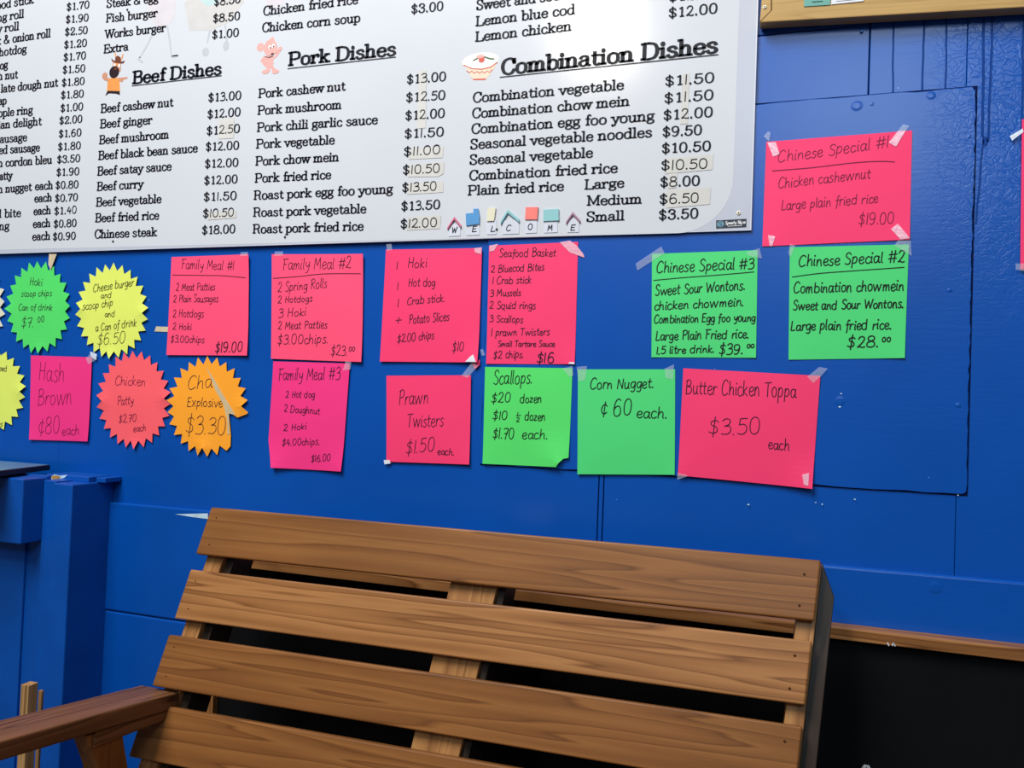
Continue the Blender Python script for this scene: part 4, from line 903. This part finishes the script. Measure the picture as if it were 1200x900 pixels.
for nm, lb, P, mt in (('leaflet', 'teal paper leaflet pinned over the bottom frame of the notice board', [(942,7.6),(973,5.6),(975,-40),(944,-38)], 'card_teal'),
                      ('leaflet', 'white paper leaflet beside the teal one on the notice board', [(974,5.2),(1012,1.2),(1014,-40),(976,-38)], 'card_white')):
    yl = yn0-0.0016
    o = sheet(nm, [WXZ(q[0], q[1], yl) for q in P], lambda x, z: yl, mt, thick=0.0006, cell=0.02)
    o['label'] = lb; o['category'] = 'leaflet'; o['group'] = 'leaflets on the notice board'
    if mt == 'card_teal':
        I = Ink(); I.ribbon([WXZ(952, 2.4, yl), WXZ(964, 1.6, yl)], 0.0007, 0.0007); t_ = I.build('small_print', 'print', None, lambda x, z: yl-0.0004)
    else:
        I = Ink(); I.ribbon([WXZ(980, 1.6, yl), WXZ(1004, -0.6, yl)], 0.0004, 0.0004); t_ = I.build('small_print', 'pen_faint', None, lambda x, z: yl-0.0004)
    t_.parent = o

# ================================================================== handwritten notes taped to the wall
def curl_fn(corners, base, lifts, rad, bow=0.0):
    cx_ = sum(c[0] for c in corners)/len(corners); cz_ = sum(c[1] for c in corners)/len(corners)
    def surf(x, z):
        o = base + bow*max(0.0, 1-((x-cx_)**2+(z-cz_)**2)/(rad*1.4)**2)
        for (a, b), l in zip(corners, lifts):
            d = math.hypot(x-a, z-b)/rad
            if d < 1: o += l*(1-d)**2
        return -o
    return surf
def note(label, outline, corner_ids, mt, texts, lines=(), lifts=(0.001, 0.001, 0.004, 0.003), base=0.0052, tapes=(), ink='pen', group='handwritten notes on the blue wall', seed=1, name='handwritten_note', extra=None, cat='note', rad=0.09, slant=0.06):
    ol = [WXZ(a, b, -base) for a, b in outline]
    cs = [ol[i] for i in corner_ids]
    surf = curl_fn(cs, base, lifts, rad, 0.0012)
    cx_ = sum(p[0] for p in ol)/len(ol); cz_ = sum(p[1] for p in ol)/len(ol)
    t = thing(name, label, cat, (cx_, -base, cz_), group)
    sheet('card', ol, surf, mt, t)
    r = random.Random(seed*17+3); I = Ink()
    for tx in texts:
        s, a, b, c, d, cap = tx[:6]; wt = tx[6] if len(tx) > 6 else 1.0
        p0 = WXZ(a, b, -base); p1 = WXZ(c, d, -base) if c is not None else None
        cm = WXZ(a, b-cap, -base)[1]-p0[1]; hw = 0.00085*wt/cm
        I.text(s, p0, p1, cm, hw, hw, serif=False, slant=slant, jit=0.7, rnd=r)
    for L in lines:
        I.ribbon(catmull([WXZ(a, b, -base) for a, b in L], 5), 0.00085, 0.00085)
    I.build('handwriting', ink, t, lambda x, z: surf(x, z)-0.0005)
    for P, tm in tapes:
        sheet('tape', [WXZ(a, b, -base) for a, b in P], lambda x, z: min(surf(x, z), -0.0052)-0.0009, tm, t, thick=0.0002, cell=0.02)
    if extra: extra(t, surf, base)
    return t
Q = (0, 1, 2, 3)            # outlines start at the top left and run down the left side (counter-clockwise)
def quad(tl, tr, br, bl): return [tl, bl, br, tr]

note('pink note headed Family Meal #1, leftmost note of the upper row', quad((201.3,301.3),(292,298),(290.5,416.7),(195.2,416)), Q, 'salmon',
  [('Family Meal #1',212,315,275,316.5,11), ('2 Meat Patties',206,341,252.6,340,9), ('2 Plain Sausages',203,354,256,354,8.5), ('2 Hotdogs',202,371.7,239,371.7,9), ('2 Hoki',202,386.4,225,386.4,8), ('$3.00chips',199.5,401,239.6,402,8), ('$19.00',251.5,413.3,284.7,411.8,12,1.5)],
  [[(202.3,322.3),(240,322.8),(262,323.2),(288,325.5)]], tapes=[([(282,300.5),(283,296),(291.5,295.6),(291,300)],'tape')], seed=1)
note('pink note headed Family Meal #2, with Spring Rolls listed first', quad((318.7,298),(426,297.6),(424.2,424.3),(317.8,420.4)), Q, 'salmon',
  [('Family Meal #2',330.6,316.4,411.9,314.3,13), ('2 Spring Rolls',324.7,342.4,383.7,337,11), ('2 Hotdogs',325.2,355.4,366.3,353.3,8), ('3 Hoki',325.2,372.8,359.4,369.5,9.5), ('2 Meat Patties',325.2,385.8,384,384.7,9), ('$3.00chips.',324.7,403.7,384.8,402,11), ('$23.',387,417,407.4,416.7,12), ('00',408.6,411.8,416.6,411.3,5)],
  [[(320.4,326.2),(350,324),(380,321),(422.7,320.8)]], tapes=[([(322,300),(322.5,295),(332,294.8),(332,299.5)],'tape')], seed=2)
note('magenta note headed Family Meal #3, hanging below the Family Meal #2 note', [(320.6,423.4),(314.7,516),(319.5,548),(400.8,552.4),(410,426)], (0,2,3,4), 'magenta',
  [('Family Meal #3',325.6,445.8,398.6,444.7,14), ('2 Hot dog',334.7,466,369.3,466,8), ('2 Doughnut',332.5,482.6,374.8,485.4,8), ('2 Hoki',332,505,359.6,502.6,7.5), ('$4.00chips.',330.3,522.2,374.8,521,8), ('$16.00',364,541.5,387.8,540,8)],
  lifts=(.001,.008,.006,.001), base=0.0048, tapes=[([(402,434),(406,422),(412,424),(411,433)],'tape')], seed=3)
def torn(t, surf, base):
    sheet('torn_corner', [WXZ(a, b, -base) for a, b in ((546,424),(559,424.5),(555.5,415.5),(552,418))], lambda x, z: surf(x, z)-0.0012, 'tape_white', t, thick=0.0004, cell=0.02)
    sheet('torn_scrap', [WXZ(a, b, -base) for a, b in ((553,426),(557,432.5),(562,428),(562.5,421),(560,423)) ], lambda x, z: -0.0053, 'pink', t, thick=0.0006, cell=0.02)
note('pink note listing one Hoki, Hot dog and Crab stick for $10', quad((452.5,292.5),(565,290.7),(560.5,424.8),(445.3,423.7)), Q, 'pink',
  [('1',464,316,None,0,10), ('Hoki',476.8,313.9,501,313.2,11), ('1',465,339.8,None,0,9), ('Hot dog',478.4,336,510.5,335.3,10), ('1',465.5,359.6,None,0,9), ('Crab stick.',476.6,357.3,521.8,353.3,9), ('+',463,380,471,379.5,10), ('Potato Slices',479,379.6,526.8,375.3,10), ('$2.00 chips',465,401.6,509,396.5,9), ('$10',529.7,412.2,544,411.3,11)],
  base=0.0052, lifts=(.001,.001,.007,.001), tapes=[([(454,294),(453,286.5),(459,286),(460,293)],'tape'), ([(556,291),(557,296),(564,298),(565,290)],'tape_pink')], extra=torn, seed=4)
note('pink note headed Seafood Basket, fourth note of the upper row', quad((573.3,288),(677.5,283.5),(673.7,426.8),(570,426.4)), Q, 'pink',
  [('Seafood Basket',584.6,301,651.6,300.4,9), ('2 Bluecod Bites',575,319.5,638,316.8,8.5), ('1 Crab stick',576.3,333,622.8,331.9,8.5), ('3 Mussels',574,347.6,610.7,346.5,8), ('2 Squid rings',573.3,361.8,628,362,8.5), ('3 Scallops',572.9,376.9,613.4,378.5,8), ('1 prawn Twisters',575,393.8,644.2,392.6,8.5), ('Small Tartare Sauce',583,406.1,650.5,406.1,6.5), ('$2 chips.',577.8,420.3,614,419,9), ('$16',628,425,649.8,425,12,1.5)],
  lifts=(.001,.002,.003,.001), tapes=[([(656,284),(668,296),(685,302),(684,298),(676,288),(668,282)],'tape_pink'), ([(667,426.5),(673.5,427),(673.5,424.5),(667,424.5)],'tape_white'), ([(574,288),(574,295),(579,294),(584,286)],'tape_pink'), ([(563,410),(565,417),(569,416),(566,409)],'tape')], seed=5)
note('green note headed Chinese Special #3, left of the two upper green notes', quad((764,297.5),(887.9,293.2),(885.9,419.3),(763.5,418.7)), Q, 'green',
  [('Chinese Special #3',768.3,319.6,883.9,314.8,12.5,1.3), ('Sweet Sour Wontons.',767,346.5,873,339.4,11.5,1.3), ('chicken chowmein.',766,363.5,871.7,358.4,10.5,1.3), ('Combination Egg foo young',766,379,885.3,376.2,9.5,1.3), ('Large Plain Fried rice.',767.5,398.9,877.4,396,10.5,1.3), ('1.5 litre drink.',768.3,415,836.9,413,9,1.3), ('$39.',842,416,871,414.5,12,1.4), ('00',874.6,408,884,407.4,4.5,1.3)],
  [[(766,328.6),(800,325.5),(840,322.5),(883.6,318.7)]], ink='pen_dark', lifts=(.001,.001,.002,.001), tapes=[([(745,309),(747,317),(779,297),(775,289)],'tape'), ([(874,296),(878,300),(893,303),(890,291)],'tape')], seed=6)
note('green note headed Chinese Special #2, right of the two upper green notes', quad((925.5,289.8),(1065,286.4),(1060,419.6),(924,421.5)), Q, 'green',
  [('Chinese Special #2',935,312.5,1060,306.8,13,1.3), ('Combination chowmein',929,343.6,1059.5,340.3,12,1.3), ('Sweet and Sour Wontons.',928.4,363.5,1058.7,360.6,10.5,1.3), ('Large plain fried rice.',926,387.6,1044.5,385.6,11.5,1.3), ('$28.',992,408,1029.5,406,13,1.4), ('00',1033,400.9,1043.6,400.3,5,1.3)],
  [[(928.4,324.7),(960,320.5),(1000,317.5),(1059.5,313.3)]], ink='pen_dark', lifts=(.001,.001,.003,.001), base=0.0052, tapes=[([(1048,288),(1058,294),(1068,300),(1067,282),(1052,282)],'tape'), ([(924,297),(926,302),(932,288),(926,286)],'tape')], seed=7)
note('pink note headed Chinese Special #1, taped at all four corners, highest of all notes', quad((898,166.3),(1068.8,153),(1066,280.8),(893.3,288.8)), Q, 'pink',
  [('Chinese Special #1',910.8,190.5,1042,172.5,13,.9), ('Chicken cashewnut',911,221,1020,208.5,12,.9), ('Large plain fried rice',914.7,246.5,1028.8,237.3,11.5,.9), ('$19.00',1005.3,264,1048,261.7,12.5,.9)],
  [[(905,200.3),(950,196.8),(1000,191),(1030,189.2),(1048.3,189.8)]], ink='pen_red', base=0.0056, lifts=(.001,.001,.002,.001),
  tapes=[([(899.2,167.5),(906,184),(913.5,180.5),(909,166.5)],'tape_pink'), ([(1050,172),(1041.5,167.5),(1052,154),(1061,153.5)],'tape_pink'), ([(1044,268.5),(1052,262.3),(1066,279.5),(1055,281)],'tape_pink'), ([(900,275.5),(908.5,277),(905,288.5),(902,288.5)],'tape_pink'),
         ([(1052,154),(1058,146),(1066,148),(1061,153.5)],'tape'), ([(895,160),(900,154),(903,156),(901,166)],'tape')], seed=8)
note('magenta pink note reading Hash Brown, at the lower left of the wall', quad((36.5,416.5),(108,418.7),(103.5,517.3),(34.7,515.2)), Q, 'magenta',
  [('Hash',44.8,445.3,76,447.5,22), ('Brown',44,474.7,84.8,474,20), ('\u00a280',44.8,508.8,70.7,508,20), ('each',72.5,509.9,93.3,509.3,11)], lifts=(.001,.002,.003,.001), tapes=[([(101,420),(104,427),(114,421),(111,413),(107,414)],'tape')], seed=9, slant=0.02, ink='pen_red')
note('pink note reading Prawn Twisters $1.50 each', quad((453,440.3),(552,439.7),(550.3,544.3),(453,541)), Q, 'pink',
  [('Prawn',466.8,474.6,502,472.4,16), ('Twisters',476.6,500,520,499.5,15), ('$1.50',475,532.4,509.7,528,15), ('each.',512,532.4,532.5,533.5,8)], lifts=(.001,.001,.003,.001),
  tapes=[([(541,440),(548,443),(561,428),(554,424)],'tape'), ([(450,539),(451,544),(458,543),(457,539)],'tape_white')], seed=10)
note('lime green note headed Scallops with a torn lower right corner', [(568.6,430),(565.8,543.4),(652.4,547.2),(655.6,542.5),(660.9,537.5),(666.8,536.4),(671,431.5)], (0,1,3,6), 'lime',
  [('Scallops.',577.9,450.5,624,449,15,1.2), ('$20',575.3,472.3,598.6,470.8,11,1.2), ('dozen',609,471.9,634.9,471.7,10,1.2), ('$10',576.4,492,595,491.3,10,1.2), ('1',605.5,487,607.5,487,4.5), ('-',603.6,489.6,610.4,489.2,5), ('2',604.6,494.2,609,494.2,5), ('dozen',614.4,492.3,639,492.8,10,1.2), ('$1.70',577,513.5,603,514.5,12,1.2), ('each.',611.2,514.5,642,514.5,11,1.2)],
  ink='pen_dark', lifts=(.001,.002,.009,.001), tapes=[([(659,432),(668,442),(672,440),(671,429)],'tape')], seed=11)
note('green note reading Corn Nugget, square, in the lower row', quad((677.3,432.8),(791.3,432.8),(790.7,556.3),(676.7,555.7)), Q, 'green',
  [('Corn Nugget.',690.8,456,766.4,454.3,12,1.3), ('\u00a2',703,487.4,711.5,487,15,1.3), ('60',717.4,487.7,741,485.6,19,1.3), ('each.',744.7,489.2,781.6,490.2,13,1.3)], ink='pen_dark', lifts=(.001,.001,.002,.001),
  tapes=[([(676,430),(678,447),(686,445),(688,429)],'tape'), ([(779,432),(780,443),(789,445),(790,427)],'tape')], seed=12)
note('pink note reading Butter Chicken Toppa $3.50 each, rightmost of the lower row', quad((800.8,431.6),(961.3,440.4),(951.6,572.5),(794.6,556.9)), Q, 'pink',
  [('Butter Chicken Toppa',803,460.9,932.9,466.2,17), ('$3.50',829.4,509.8,891.5,508.9,19), ('each',899.6,525.8,924.9,527.6,13)], base=0.0062, lifts=(.001,.003,.008,.001),
  tapes=[([(946,441.5),(953,449),(962,441),(970,432),(960,430)],'tape'), ([(940,556),(942,568),(947,569),(948,554)],'tape_pink'), ([(794,554),(794,562),(806,558),(804,556)],'tape')], seed=13, slant=0.03)
note('pink note cut off by the right edge of the photograph', quad((1197.5,140),(1300,133),(1298,311),(1195.5,316)), Q, 'pink', [('Special',1215,170,1280,164,12)], base=0.0052,
  tapes=[([(1183,160),(1186,165),(1199,155),(1198,151)],'tape_white'), ([(1190,309),(1190,316),(1200,318),(1201,309)],'tape')], seed=14)

# star-burst price cards
def burst_outline(cx_, cy_, rx, ry, n, depth=0.83, rot=0.0, seed=0):
    r = random.Random(seed); P = []
    for k in range(2*n):
        t = rot + 2*math.pi*k/(2*n); s_ = 1.0 if k % 2 == 0 else depth
        s_ *= 1 + r.uniform(-.012, .012)
        P.append((cx_ - math.sin(t)*rx*s_ - 0.05*math.cos(t)*0, cy_ - math.cos(t)*ry*s_))
    return P
def burst(label, c, mt, texts, n=25, depth=0.84, rot=0.0, seed=0, cut=None, **kw):
    P = burst_outline(*c, n, depth, rot, seed)
    if cut: P = cut(P)
    i = len(P)
    return note(label, P, (0, i//4, i//2, 3*i//4), mt, texts, name='starburst_card', cat='price card', group='starburst price cards', lifts=kw.pop('lifts', (.001,.004,.005,.004)), seed=seed+30, rad=0.045, base=kw.pop('base', 0.0046), **kw)
burst('green starburst card reading Hoki, scoop chips and can of drink', (45,360.3,38,54.6), 'lime', [('Hoki',34.2,333.7,49.7,335.3,9), ('scoop chips',24.7,347.6,60.8,347,7.5), ('Can of drink',21.3,363.6,61.7,363.7,7.5), ('$7.',24,383.6,40,383,12), ('00',43.7,378.3,52,377,6.5)], n=24, rot=0.03, seed=1)
burst('yellow starburst card reading cheese burger, $6.50, beside the green starburst', (131.2,364.6,42.6,56.2), 'yellow', [('Cheese burger',109,342.5,156.7,335,9), ('and',118,349.7,131,348.9,7), ('scoop chip',97,363.7,132.8,358.5,9), ('and',122.8,371.7,135,371,7), ('a Can of drink',111.3,388.7,160,382,9), ('$6.50',113.3,405,146.7,401.7,14)], n=26, rot=-0.05, seed=2, ink='pen_dark', tapes=[([(106,412),(107,418),(113,422),(114,415)],'tape_white')])
burst('coral starburst card reading Chicken Patty $2.70 each', (156.8,468.4,43.5,57.6), 'coral', [('Chicken',134,451,170.7,452,11), ('Patty',137.3,475,156.8,473.4,10), ('$2.70',138.7,495.5,160,493.9,9), ('each',156,506,171,504.7,8)], n=26, rot=0.03, seed=3, ink='pen_red')
def bite(P):
    out = []; done = False
    for q in P:
        if q[1] > 484 and q[1] < 523 and q[0] > 262:
            if not done: out_cut.append(len(out)); done = True
            continue
        out.append(q)
    k = out_cut[0]
    return out[:k] + [(270,523),(270.5,510.7),(268.2,483.5),(278.7,489.3),(289.5,485.2)] + out[k:]
out_cut = []
def flap(t, surf, base):
    sheet('torn_strip', [WXZ(a, b, -base) for a, b in ((241.3,429),(247,442),(252.5,457),(262,474),(266,490),(266.7,509),(269.2,509),(268.6,484.5),(276.5,486.5),(262,463),(254,449))], lambda x, z: surf(x, z)-0.0009, 'beige', t, thick=0.0004, cell=0.02)
burst('orange starburst card reading $3.30 with a torn right side', (243.2,476,47.6,59), 'orange', [('Cha',218.7,456,249,454,16), ('Explosive',218.7,476.3,261,477,11), ('$3.30',216.5,508.3,265.5,509.3,20)], n=26, rot=0.0, seed=4, cut=bite, extra=flap)
burst('yellow-green starburst card cut by the left edge, left of the Hash Brown note', (-12,457,42.5,51), 'yellow', [('ped',-1,434.8,8,435.2,7), ('s',-1,500,3,499.5,6)], n=25, rot=0.02, seed=5)
burst('cream starburst card cut by the left edge, left of the green starburst', (-36,358,43,56), 'cream', [('chips',-50,350,-22,350,8)], n=24, rot=0.08, seed=6)

# left-over strips of masking tape
for lb, P in (('torn tan masking tape strip between the menu board and the green starburst', [(57.5,297.5),(56.5,310),(59.5,316.5),(61,312),(66.5,297.5)]),
              ('short tan masking tape strip at the left side of the Family Meal #1 note', [(183,382.5),(181,388.3),(196.5,389),(197,383)])):
    yt = -0.0068 if lb[0:4] == 'torn' else -0.0016
    o = sheet('masking_tape', [WXZ(a, b, yt) for a, b in P], lambda x, z: yt, 'masking', thick=0.0003, cell=0.02)
    o['label'] = lb; o['category'] = 'tape'; o['group'] = 'strips of masking tape on the wall'
